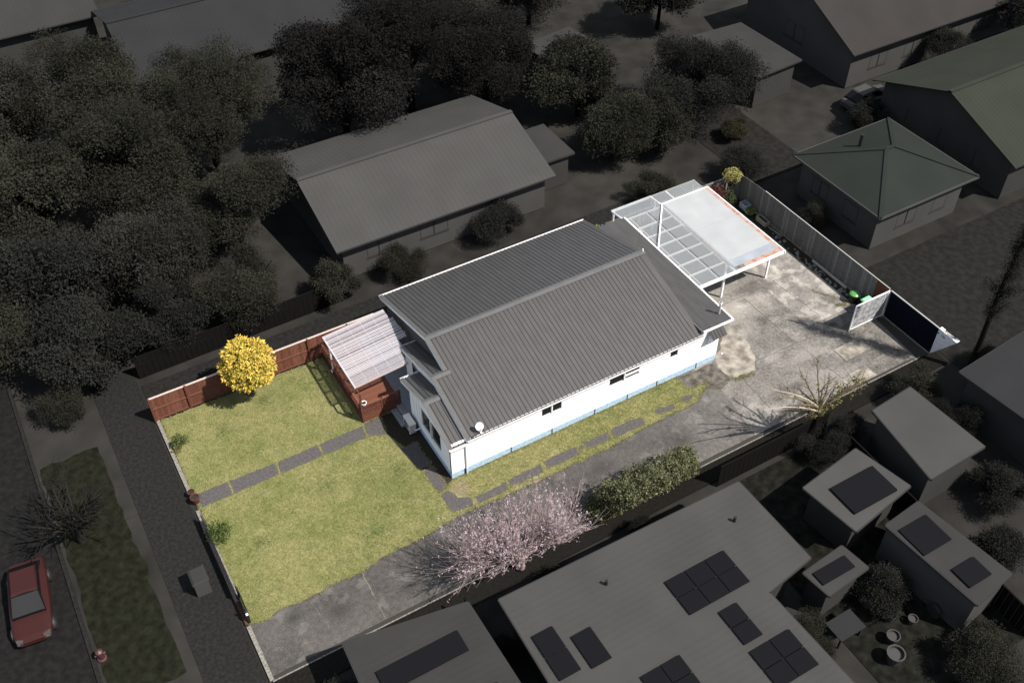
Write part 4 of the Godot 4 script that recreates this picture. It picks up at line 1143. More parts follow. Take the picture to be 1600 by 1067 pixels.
# ------------------------------------------------------------------ small things of the lot
func make_small_things() -> void:
	var st := nw()
	# terracotta pots at the street end of the path
	for e in [[-11.36, -5.50, 0.17, "farther from the picket fence"], [-11.30, -5.02, 0.21, "nearer the picket fence, the larger one"]]:
		var t := thing("plant_pot", "terracotta pot at the street end of the path, " + e[3], "plant pot", Vector3(e[0], 0.03, e[1]), 0.0, "pots at the end of the path")
		st = nw(); var r: float = e[2]
		lathe(st, t.position, [Vector2(0, 0), Vector2(r * 0.7, 0), Vector2(r, r * 1.7), Vector2(r * 1.08, r * 1.75), Vector2(r * 1.08, r * 1.95), Vector2(r * 0.9, r * 1.95), Vector2(r * 0.88, r * 1.7)])
		build(st, "pot", M.terracotta, t)
		st = nw(); lathe(st, t.position, [Vector2(r * 0.89, r * 1.68), Vector2(0, r * 1.76)]); build(st, "soil", M.soil, t)
	# wheelie bins by the gate
	var b := thing("wheelie_bin", "black bin with square mint green lid behind the white gate", "bin", Vector3(25.86, 0, 1.42))
	st = nw(); hexa(st, [Vector3(25.64, 0.06, 1.2), Vector3(26.05, 0.06, 1.2), Vector3(26.05, 0.06, 1.62), Vector3(25.64, 0.06, 1.62), Vector3(25.58, 0.95, 1.14), Vector3(26.12, 0.95, 1.14), Vector3(26.12, 0.95, 1.7), Vector3(25.58, 0.95, 1.7)]); build(st, "body", M.black, b)
	st = nw(); hexa(st, [Vector3(25.54, 0.952, 1.1), Vector3(26.16, 0.952, 1.1), Vector3(26.16, 0.952, 1.74), Vector3(25.54, 0.952, 1.74), Vector3(25.6, 1.03, 1.16), Vector3(26.12, 1.05, 1.16), Vector3(26.12, 1.05, 1.68), Vector3(25.6, 1.03, 1.68)]); build(st, "lid", M.mint_lid, b)
	for z in [1.2, 1.6]:
		st = nw(); tube(st, [Vector3(26.1, 0.1, z), Vector3(26.1, 0.1, z + 0.05)], [0.1, 0.1], 12); build(st, "wheel", M.dark, b)
	b = thing("compost_bin", "small black bin with round green lid below the grey fence", "bin", Vector3(25.95, 0, 0.3))
	st = nw(); lathe(st, Vector3(26.0, 0, 0.32), [Vector2(0, 0.02), Vector2(0.24, 0.02), Vector2(0.28, 0.55), Vector2(0, 0.55)], 18); build(st, "body", M.black, b)
	st = nw(); lathe(st, Vector3(26.0, 0, 0.32), [Vector2(0, 0.552), Vector2(0.30, 0.552), Vector2(0.30, 0.60), Vector2(0.2, 0.66), Vector2(0, 0.68)], 18); build(st, "lid", M.green_lid, b)
	# planter boxes below the grey fence
	b = thing("planter_box", "long pale planter box lying below the grey fence", "planter", Vector3(26.25, 0, -8.0))
	st = nw()
	box(st, Vector3(26.08, 0.02, -8.45), Vector3(26.12, 0.36, -7.55)); box(st, Vector3(26.40, 0.02, -8.45), Vector3(26.44, 0.36, -7.55)); box(st, Vector3(26.12, 0.02, -8.45), Vector3(26.40, 0.36, -8.41)); box(st, Vector3(26.12, 0.02, -7.59), Vector3(26.40, 0.36, -7.55))
	build(st, "box_wall", mat(lin(0.24, 0.23, 0.18), 0.8, M.fine, Vector3(1, 1, 1)), b)
	st = nw(); box(st, Vector3(26.12, 0.02, -8.41), Vector3(26.40, 0.24, -7.59)); build(st, "soil", M.soil, b)
	b = thing("storage_tub", "grey plastic tub under the small tree by the grey fence", "tub", Vector3(26.3, 0, -9.75))
	st = nw()
	box(st, Vector3(26.05, 0.02, -10.05), Vector3(26.09, 0.42, -9.45)); box(st, Vector3(26.46, 0.02, -10.05), Vector3(26.5, 0.42, -9.45)); box(st, Vector3(26.09, 0.02, -10.05), Vector3(26.46, 0.42, -10.01)); box(st, Vector3(26.09, 0.02, -9.49), Vector3(26.46, 0.42, -9.45)); box(st, Vector3(26.09, 0.02, -10.01), Vector3(26.46, 0.06, -9.49))
	build(st, "tub_wall", mat(lin(0.20, 0.24, 0.27), 0.5), b)
	b = thing("timber_plank", "loose weathered plank lying beside the pale planter box", "plank", Vector3(26.3, 0, -7.0))
	st = nw(); bar(st, Vector3(26.30, 0.05, -7.45), Vector3(26.38, 0.05, -6.3), 0.12, 0.05); build(st, "board", M.pal3, b)
	# loose stones along the garden bed
	rng.seed = 12
	st = nw()
	for i in 60:
		var p := Vector3(25.95 + rnd(0, 0.35), 0.0, rnd(-7.0, 0.3))
		var s := rnd(0.03, 0.10)
		hexa(st, [p + Vector3(-s, -0.03, -s), p + Vector3(s, -0.03, -s * 0.8), p + Vector3(s * 0.9, -0.03, s), p + Vector3(-s, -0.03, s), p + Vector3(-s * 0.6, s * 0.6, -s * 0.5), p + Vector3(s * 0.5, s * 0.7, -s * 0.6), p + Vector3(s * 0.6, s * 0.6, s * 0.5), p + Vector3(-s * 0.4, s * 0.5, s * 0.6)])
	tag(build(st, "gravel", M.concrete), "broken stones scattered in the soil below the grey fence", "gravel", "", "stuff")
	b = thing("paper_scrap", "tiny white scrap lying at the rear corner of the white wall", "litter", Vector3(16.8, 0, -0.15))
	st = nw(); hexa(st, [Vector3(16.76, 0.005, -0.2), Vector3(16.86, 0.005, -0.2), Vector3(16.86, 0.005, -0.1), Vector3(16.76, 0.005, -0.1), Vector3(16.78, 0.04, -0.18), Vector3(16.84, 0.05, -0.17), Vector3(16.85, 0.04, -0.12), Vector3(16.77, 0.03, -0.12)]); build(st, "scrap", M.white, b)

# ------------------------------------------------------------------ plants of the lot
func branch(st: SurfaceTool, p: Vector3, d: Vector3, L: float, r: float, depth: int, tips: Array, bend: float, up: float, kids: int, sides := 5) -> void:
	var pts := [p]; var rad := [r]
	var q := p; var dd := d
	var n := 4
	for i in n:
		dd = (dd + rdir() * bend + Vector3.UP * up).normalized()
		q += dd * L / n
		if pruned and q.z > 5.62 + 0.70 * q.y: break
		pts.append(q); rad.append(lerpf(r, r * 0.45, (i + 1.0) / n))
		if depth <= 1: tips.append([q, dd, r])
	if pts.size() < 2: return
	tube(st, pts, rad, sides if depth > 1 else 3)
	if depth <= 0: return
	for k in kids:
		var t := rnd(0.3, 1.0)
		var i := clampi(int(t * n), 1, pts.size() - 1)
		var s := (dd + rdir() * 0.85).normalized()
		branch(st, pts[i], s, L * rnd(0.5, 0.75), rad[i] * 0.62, depth - 1, tips, bend, up, kids, sides)

func make_plants() -> void:
	var st := nw()
	# golden ball-shaped tree by the brown fence
	var t := thing("golden_tree", "round golden-yellow tree standing by the brown fence", "tree", Vector3(-6.35, 0, -10.0))
	tube(st, [Vector3(-6.75, 0, -10.45), Vector3(-6.6, 0.7, -10.2), Vector3(-6.4, 1.4, -9.9)], [0.13, 0.10, 0.08], 8)
	rng.seed = 101
	for k in 9:
		var d := rdir(); d.y = absf(d.y) * 0.8 + 0.2
		tube(st, [Vector3(-6.3, 1.2, -9.8), Vector3(-6.3, 1.7, -9.75) + d * 0.5, Vector3(-6.3, 2.2, -9.7) + d * 1.0], [0.06, 0.04, 0.02], 5)
	build(st, "trunk", M.bark, t)
	var gold := leaf_clump(16, 0.17, 0.10, 0.19, 103)
	rng.seed = 104
	var xf := []; var cols := []
	var c := Vector3(-6.55, 2.72, -9.9)
	for i in 1000:
		var d := rdir()
		var rr := pow(rng.randf(), 0.28)
		var bump := 0.93 + 0.13 * sin(d.x * 7.0 + 1.0) * sin(d.y * 6.0 + 0.5) * sin(d.z * 7.0 + 2.0) + 0.07 * d.x - 0.05 * d.z
		var p := c + Vector3(d.x * 1.42, d.y * 1.42, d.z * 1.42) * rr * bump
		if p.y < 0.85: continue
		var s := rnd(0.8, 1.45)
		xf.append(Transform3D(Basis(rdir(), rnd(0, TAU)).scaled(Vector3.ONE * s), p))
		var v := rnd(0.7, 1.15)
		var col := Vector3(0.44, 0.33, 0.062) * v
		if rng.randf() < 0.12: col = Vector3(0.28, 0.25, 0.04)
		if rr < 0.72: col = Vector3(0.14, 0.14, 0.03)  # inner clumps coloured darker, painting the shaded gaps of the crown
		cols.append(Color(col.x, col.y, col.z))
	mm("crown", gold, M.leaf, xf, cols, t)
	# pink blossom tree at the driveway kerb
	t = thing("blossom_tree", "bare-branched tree covered in pink blossom beside the driveway", "tree", Vector3(0.3, 0.2, 6.15))
	st = nw()
	rng.seed = 111
	var tips := []
	var base := Vector3(0.3, 0.2, 6.15)
	tube(st, [base, base + Vector3(0.03, 0.5, 0.02), base + Vector3(0.0, 0.95, 0.05)], [0.17, 0.13, 0.12], 8)
	pruned = true
	for k in 18:
		var a := TAU * k / 18.0 + rnd(-0.2, 0.2)
		var d := Vector3(cos(a) * 1.55 - 0.1, rnd(0.65, 1.25), sin(a) * 0.5 - 0.12).normalized()
		branch(st, base + Vector3(0, rnd(0.55, 0.95), 0.03), d, rnd(2.0, 2.8), 0.050, 2, tips, 0.16, 0.10, 7)
	# longer spray reaching to the dense bush
	for k in 5:
		branch(st, base + Vector3(0.1, 0.8, 0), Vector3(1.2, rnd(0.3, 0.7), rnd(-0.15, 0.25)).normalized(), rnd(2.4, 3.2), 0.045, 2, tips, 0.12, 0.08, 6)
	for k in 7:
		branch(st, base + Vector3(-0.1, 0.8, 0), Vector3(-1.2, rnd(0.3, 0.85), rnd(-0.45, 0.15)).normalized(), rnd(2.6, 3.3), 0.045, 2, tips, 0.12, 0.08, 6)
	pruned = false
	build(st, "trunk", M.twig, t)
	var petal := leaf_clump(7, 0.036, 0.035, 0.45, 113)
	rng.seed = 114
	xf = []; cols = []
	for tp in tips:
		if rng.randf() < 0.70 or tp[0].z > 5.62 + 0.70 * tp[0].y: continue
		for k in rng.randi_range(1, 2):
			var p: Vector3 = tp[0] + rdir() * 0.07
			xf.append(Transform3D(Basis(rdir(), rnd(0, TAU)).scaled(Vector3.ONE * rnd(0.45, 1.15)), p))
			var v := rnd(0.75, 1.1)
			var col := Vector3(0.38, 0.26, 0.34).lerp(Vector3(0.60, 0.52, 0.57), rng.randf()) * v
			cols.append(Color(col.x, col.y, col.z))
	mm("blossom", petal, M.petal, xf, cols, t)
	# dense evergreen bush at the kerb
	t = thing("evergreen_bush", "dense olive-green bush spreading over the driveway kerb", "bush", Vector3(7.4, 0.2, 6.2))
	st = nw()
	rng.seed = 121
	for k in 10:
		var a := rnd(0, TAU)
		tube(st, [Vector3(7.4 + cos(a) * 0.5, 0.0, 5.75 + sin(a) * 0.1), Vector3(7.4 + cos(a) * 1.2, 0.9, 5.8 + sin(a) * 0.2), Vector3(7.4 + cos(a) * 2.0, 1.6, 5.9 + sin(a) * 0.4)], [0.07, 0.05, 0.02], 6)
	build(st, "stem", M.bark, t)
	var lf := leaf_clump(16, 0.105, 0.15, 0.24, 123)
	rng.seed = 124
	xf = []; cols = []
	var blobs := []
	for k in 44: blobs.append([Vector3(rnd(4.5, 10.2), 0, 0), rnd(0.35, 0.85)])
	for e in blobs:
		var u: float = (e[0].x - 7.4) / 2.9
		e[0].y = 0.6 + rnd(0.05, 1.0) * (1.3 - u * u * 0.6 - u * 0.35) * 1.55
		e[0].z = 5.0 + 0.62 * e[0].y + rnd(-0.5, 0.32)
	for i in 5000:
		var e: Array = blobs[rng.randi() % blobs.size()]
		var d := rdir()
		var p: Vector3 = e[0] + d * e[1] * pow(rng.randf(), 0.35)
		if p.y < 0.15 or p.z > 5.58 + 0.66 * p.y: continue
		xf.append(Transform3D(Basis(rdir(), rnd(0, TAU)).scaled(Vector3.ONE * rnd(0.7, 1.3)), p))
		var col := Vector3(0.042, 0.050, 0.022).lerp(Vector3(0.135, 0.135, 0.075), pow(rng.randf(), 1.8)) * rnd(0.75, 1.1)
		cols.append(Color(col.x, col.y, col.z))
	mm("foliage", lf, M.leaf, xf, cols, t)
	# spiny many-stemmed plant whose crown leans over the kerb
	t = thing("spiny_plant", "plant of long bare spiny stems leaning over the driveway from beyond the kerb", "plant", Vector3(16.6, 0, 7.1))
	rng.seed = 131
	st = nw()
	tube(st, [Vector3(16.6, -0.05, 7.15), Vector3(16.72, 1.1, 7.08), Vector3(16.8, 2.3, 6.95)], [0.11, 0.09, 0.08], 8)
	build(st, "trunk", M.d_bark, t)
	xf = []; cols = []
	var fork := Vector3(16.8, 2.25, 6.95)
	var pale_stem := mat(lin(0.24, 0.21, 0.185), 0.9); var dark_stem := mat(lin(0.085, 0.068, 0.042), 0.9)
	var stems := [[17.25, 4.5, 5.65, 0], [16.35, 4.0, 5.55, 0], [14.4, 4.0, 5.8, 1], [14.0, 4.0, 6.3, 0], [13.3, 3.95, 6.6, 1], [15.5, 3.4, 5.7, 0], [16.9, 4.0, 6.85, 0], [17.45, 4.1, 7.0, 1], [18.4, 4.4, 7.7, 0], [15.9, 1.9, 6.1, 0], [15.2, 2.6, 6.2, 0], [14.6, 3.0, 6.5, 0], [18.3, 3.6, 7.2, 0], [17.9, 3.3, 6.7, 0], [19.2, 4.0, 7.6, 0], [14.9, 3.6, 6.9, 0], [17.6, 3.9, 6.3, 0], [16.2, 3.1, 5.9, 0]]
	for e in stems:
		st = nw()
		var tip := Vector3(e[0], e[1], e[2])
		var o := fork + rdir() * 0.12
		var pts := []; var rad := []
		var curl := rdir() * 0.16
		for k in 10:
			var f := k / 9.0
			pts.append(o.lerp(tip, f) + Vector3(0, sin(f * PI) * 0.12, 0) + curl * sin(f * PI) + rdir() * 0.04 * f)
			rad.append(lerpf(0.055, 0.016, f))
		tube(st, pts, rad, 6)
		for k in range(1, 10):
			for j in 6:
				var q: Vector3 = pts[k - 1].lerp(pts[k], rng.randf())
				tube(st, [q, q + rdir() * rnd(0.06, 0.14)], [0.009, 0.002], 3)
				if rng.randf() < (0.05 if e[3] else 0.22) * (1.4 - k / 10.0):
					xf.append(Transform3D(Basis(rdir(), rnd(0, TAU)).scaled(Vector3.ONE * rnd(0.5, 1.1)), q + rdir() * 0.06))
					var col := Vector3(0.17, 0.145, 0.055) * rnd(0.3, 1.0)
					cols.append(Color(col.x, col.y, col.z))
			# side shoots
			if k in [4, 6, 7] and e[3] == 0:
				var q2: Vector3 = pts[k]
				var d2: Vector3 = ((pts[k] - pts[k - 1]).normalized() + rdir() * 0.7).normalized()
				tube(st, [q2, q2 + d2 * 0.3, q2 + d2 * rnd(0.5, 0.8) + rdir() * 0.06], [0.022, 0.016, 0.008], 5)
		build(st, "stem", pale_stem if e[3] else dark_stem, t)
	for i in 200:
		var p := fork + rdir() * Vector3(0.75, 0.45, 0.5) * pow(rng.randf(), 0.5)
		if i > 130: p = Vector3(rnd(17.3, 19.4), rnd(2.5, 3.6), rnd(6.7, 7.4))
		if p.z > 5.62 + 0.70 * p.y: continue
		xf.append(Transform3D(Basis(rdir(), rnd(0, TAU)).scaled(Vector3.ONE * rnd(0.6, 1.4)), p))
		var col := Vector3(0.19, 0.165, 0.055).lerp(Vector3(0.055, 0.045, 0.025), rng.randf()) * rnd(0.5, 1.0)
		cols.append(Color(col.x, col.y, col.z))
	mm("leaves", leaf_clump(9, 0.12, 0.08, 0.2, 133), M.leaf, xf, cols, t)
	# small shrubs on the lawn's street edge, and the corner planting behind the carport
	shrub("rose_bush", "small sparse shrub on the lawn near the street corner of the brown fence", Vector3(-10.85, 0.03, -8.95), 0.42, 0.55, 60, Vector3(0.05, 0.065, 0.02), 141)
	shrub("weed_clump", "tiny pale weed at the pale edging, left of the small shrub", Vector3(-11.15, 0.03, -8.6), 0.2, 0.2, 22, Vector3(0.14, 0.13, 0.05), 142)
	shrub("rose_bush", "straggly green shrub behind the black picket fence", Vector3(-10.95, 0.03, -2.5), 0.62, 0.7, 110, Vector3(0.05, 0.075, 0.018), 143)
	shrub("corner_tree", "small yellow-green tree in the corner of the grey fence", Vector3(26.05, 0.0, -11.1), 0.62, 2.3, 170, Vector3(0.19, 0.175, 0.055), 144, 1.35)
	shrub("maroon_shrub", "dark maroon shrub beside the orange edge of the carport roof", Vector3(24.6, 0.0, -10.8), 0.75, 1.7, 220, Vector3(0.055, 0.016, 0.014), 145)
	shrub("corner_shrub", "dark green shrub between maroon shrub and grey fence", Vector3(25.4, 0.0, -10.6), 0.6, 1.1, 170, Vector3(0.035, 0.045, 0.016), 146)
	shrub("fern", "light green fern beside the grey plastic tub", Vector3(26.25, 0.0, -9.15), 0.32, 0.4, 60, Vector3(0.12, 0.16, 0.05), 147)
	shrub("hedge_bush", "green bush poking out beside the house gutter and clear panes", Vector3(16.2, 0.0, -11.4), 0.5, 1.6, 120, Vector3(0.12, 0.15, 0.035), 148)

func shrub(called: String, label: String, at: Vector3, r: float, hgt: float, n: int, col: Vector3, seed_: int, trunk := 0.0) -> void:
	var t := thing(called, label, "shrub" if trunk == 0.0 else "tree", at)
	rng.seed = seed_
	var st := nw()
	for k in 5:
		var d := Vector3(rnd(-0.6, 0.6) * r, hgt * rnd(0.6, 0.9), rnd(-0.6, 0.6) * r)
		tube(st, [at, at + Vector3(d.x * 0.3, d.y * 0.5, d.z * 0.3), at + d], [0.03, 0.022, 0.01], 5)
	build(st, "stem", M.bark, t)
	var xf := []; var cols := []
	for i in n:
		var d := rdir()
		var y0 := trunk; var hh := hgt - trunk
		var p := at + Vector3(d.x * r * pow(rng.randf(), 0.4), y0 + hh * (0.5 + 0.5 * d.y * pow(rng.randf(), 0.4)), d.z * r * pow(rng.randf(), 0.4))
		xf.append(Transform3D(Basis(rdir(), rnd(0, TAU)).scaled(Vector3.ONE * rnd(0.6, 1.2)), p))
		var cc := col * rnd(0.6, 1.25)
		cols.append(Color(cc.x, cc.y, cc.z))
	mm("foliage", leaf_clump(10, 0.11, 0.10, 0.26, seed_ + 1), M.leaf, xf, cols, t)

# ------------------------------------------------------------------ the dim neighbourhood
func gable(called: String, label: String, x0: float, x1: float, z0: float, z1: float, eh: float, rh: float, axis: String, wm: Material, rm: Material, ov := 0.4, cat := "house") -> Node3D:
	var t := thing(called, label, cat, Vector3((x0 + x1) / 2, 0, (z0 + z1) / 2))
	var st := nw()
	var zm := (z0 + z1) / 2; var xm := (x0 + x1) / 2
	if axis == "x":
		prism(st, P2([z0, 0, z0, eh - 0.1, zm, rh - 0.1, z1, eh - 0.1, z1, 0]), Vector3(x0, 0, 0), Vector3(0, 0, 1), Vector3.UP, Vector3.RIGHT, x1 - x0)
	else:
		prism(st, P2([x0, 0, x0, eh - 0.1, xm, rh - 0.1, x1, eh - 0.1, x1, 0]), Vector3(0, 0, z0), Vector3.RIGHT, Vector3.UP, Vector3(0, 0, 1), z1 - z0)
	build(st, "wall", wm, t)
	for s in [-1.0, 1.0]:
		st = nw()
		var half := ((z1 - z0) if axis == "x" else (x1 - x0)) / 2
		var drop := (rh - eh) / half
		var v := Vector3(0, -drop, s) if axis == "x" else Vector3(s, -drop, 0)
		var L := v.length() * (half + ov)
		var u := Vector3.RIGHT if axis == "x" else Vector3(0, 0, 1)
		var lenu := ((x1 - x0) if axis == "x" else (z1 - z0)) + 2 * ov
		var o := Vector3(x0 - ov, rh, zm) if axis == "x" else Vector3(xm, rh, z0 - ov)
		profiled(st, o, u, v.normalized(), L, ribs(lenu, 0.31, 0.009, 0.3, 0.2), 0.05)
		var rf := build(st, "roof", rm, t)
		st = nw()
		var e := o + v.normalized() * L
		bar(st, e + Vector3(0, -0.05, 0), e + u * lenu + Vector3(0, -0.05, 0), 0.09, 0.1)
		build(st, "gutter", M.d_trim, rf)
	st = nw()
	var a := Vector3(x0 - ov, rh + 0.03, zm) if axis == "x" else Vector3(xm, rh + 0.03, z0 - ov)
	var b := Vector3(x1 + ov, rh + 0.03, zm) if axis == "x" else Vector3(xm, rh + 0.03, z1 + ov)
	bar(st, a, b, 0.3, 0.05)
	build(st, "ridge_cap", rm, t)
	return t

func flat_roof(called: String, label: String, outline: Array, h: float, wm: Material, rm: Material, inset := 0.45, cat := "house") -> Node3D:
	var poly := P2(outline)
	var c := Vector2.ZERO
	for p in poly: c += p / poly.size()
	var t := thing(called, label, cat, Vector3(c.x, 0, c.y))
	var inner: PackedVector2Array = Geometry2D.offset_polygon(poly, -inset)[0]
	var st := nw()
	prism(st, inner, Vector3(0, -0.02, 0), Vector3.RIGHT, Vector3(0, 0, 1), Vector3.UP, h - 0.13)
	build(st, "wall", wm, t)
	st = nw()
	prism(st, poly, Vector3(0, h - 0.15, 0), Vector3.RIGHT, Vector3(0, 0, 1), Vector3.UP, 0.15)
	build(st, "roof", rm, t)
	st = nw()
	for i in poly.size():
		var p := poly[i]; var q := poly[(i + 1) % poly.size()]
		bar(st, Vector3(p.x, h - 0.07, p.y), Vector3(q.x, h - 0.07, q.y), 0.10, 0.12)
	build(st, "gutter", M.d_trim, t)
	return t

func rib_lines(t: Node3D, x0: float, x1: float, z0: float, z1: float, h: float, m: Material) -> void:
	var st := nw()
	var z := z0 + 0.4
	while z < z1 - 0.2:
		box(st, Vector3(x0 + 0.05, h + 0.002, z - 0.03), Vector3(x1 - 0.05, h + 0.011, z + 0.03))
		z += 0.31
	build(st, "roof_rib", m, t)

func solar(t: Node3D, x0: float, z0: float, nx: int, nz: int, w: float, d: float, h: float) -> void:
	for i in nx:
		for j in nz:
			var st := nw()
			box(st, Vector3(x0 + i * w + 0.02, h + 0.06, z0 + j * d + 0.02), Vector3(x0 + (i + 1) * w - 0.02, h + 0.10, z0 + (j + 1) * d - 0.02))
			build(st, "solar_panel", M.d_panel, t)

func car(called: String, label: String, at: Vector3, turn: float, body: Material) -> void:
	var t := thing(called, label, "car", at, turn)
	# local: x forward, z across
	var secs := [[-2.1, 0.42, 0.72, 0.62], [-2.0, 0.32, 0.86, 0.76], [-1.3, 0.25, 0.95, 0.84], [0.2, 0.24, 0.92, 0.86], [1.2, 0.25, 0.86, 0.84], [1.85, 0.30, 0.74, 0.76], [2.08, 0.40, 0.62, 0.60]]
	var st := nw(); loft(st, secs); build(st, "body", body, t, true)
	st = nw(); loft(st, [[-1.75, 0.85, 1.0, 0.68], [-1.2, 0.85, 1.40, 0.60], [0.1, 0.85, 1.42, 0.60], [0.95, 0.80, 0.98, 0.70]]); build(st, "cabin", M.d_glass, t, true)
	st = nw(); hexa(st, [Vector3(-1.25, 1.38, -0.56), Vector3(0.12, 1.40, -0.56), Vector3(0.12, 1.40, 0.56), Vector3(-1.25, 1.38, 0.56), Vector3(-1.15, 1.46, -0.50), Vector3(0.02, 1.47, -0.50), Vector3(0.02, 1.47, 0.50), Vector3(-1.15, 1.46, 0.50)]); build(st, "roof", body, t, true)
	st = nw(); hexa(st, [Vector3(0.15, 1.36, -0.54), Vector3(0.90, 0.97, -0.66), Vector3(0.90, 0.97, 0.66), Vector3(0.15, 1.36, 0.54), Vector3(0.18, 1.39, -0.54), Vector3(0.93, 1.0, -0.66), Vector3(0.93, 1.0, 0.66), Vector3(0.18, 1.39, 0.54)]); build(st, "windscreen", M.d_slate, t, true)
	for x in [-1.3, 1.3]:
		for z in [-0.8, 0.8]:
			st = nw(); tube(st, [Vector3(x, 0.31, z - 0.09), Vector3(x, 0.31, z + 0.09)], [0.31, 0.31], 16)
			var w := build(st, "wheel", M.dark, t, true)
			st = nw(); var s := signf(z); tube(st, [Vector3(x, 0.31, z + s * 0.09), Vector3(x, 0.31, z + s * 0.105)], [0.18, 0.17], 12); build(st, "rim", M.d_trim, w, true)
	for z in [-0.55, 0.55]:
		st = nw(); hexa(st, [Vector3(1.93, 0.55, z - 0.16), Vector3(2.09, 0.55, z - 0.12), Vector3(2.09, 0.55, z + 0.12), Vector3(1.93, 0.55, z + 0.16), Vector3(1.88, 0.70, z - 0.16), Vector3(2.02, 0.68, z - 0.12), Vector3(2.02, 0.68, z + 0.12), Vector3(1.88, 0.70, z + 0.16)]); build(st, "headlight", M.d_roof, t, true)

func loft(st: SurfaceTool, secs: Array) -> void:
	var rings := []
	for e in secs:
		var r := []
		for k in 16:
			var a := TAU * k / 16
			var c := cos(a); var s := sin(a)
			var z: float = e[3] * signf(c) * pow(absf(c), 0.45)
			var y: float = (e[1] + e[2]) / 2 + (e[2] - e[1]) / 2 * signf(s) * pow(absf(s), 0.45)
			r.append(Vector3(e[0], y, z))
		rings.append(r)
	for i in rings.size() - 1:
		var m := Vector3((secs[i][0] + secs[i + 1][0]) / 2, (secs[i][1] + secs[i][2]) / 2, 0)
		for k in 16:
			var l := (k + 1) % 16
			quad(st, rings[i][k], rings[i + 1][k], rings[i + 1][l], rings[i][l], (rings[i][k] + rings[i + 1][l]) / 2 - m)
	for e in [[0, -1.0], [rings.size() - 1, 1.0]]:
		for k in range(1, 15): tri(st, rings[e[0]][0], rings[e[0]][k], rings[e[0]][k + 1], Vector3(e[1], 0, 0))

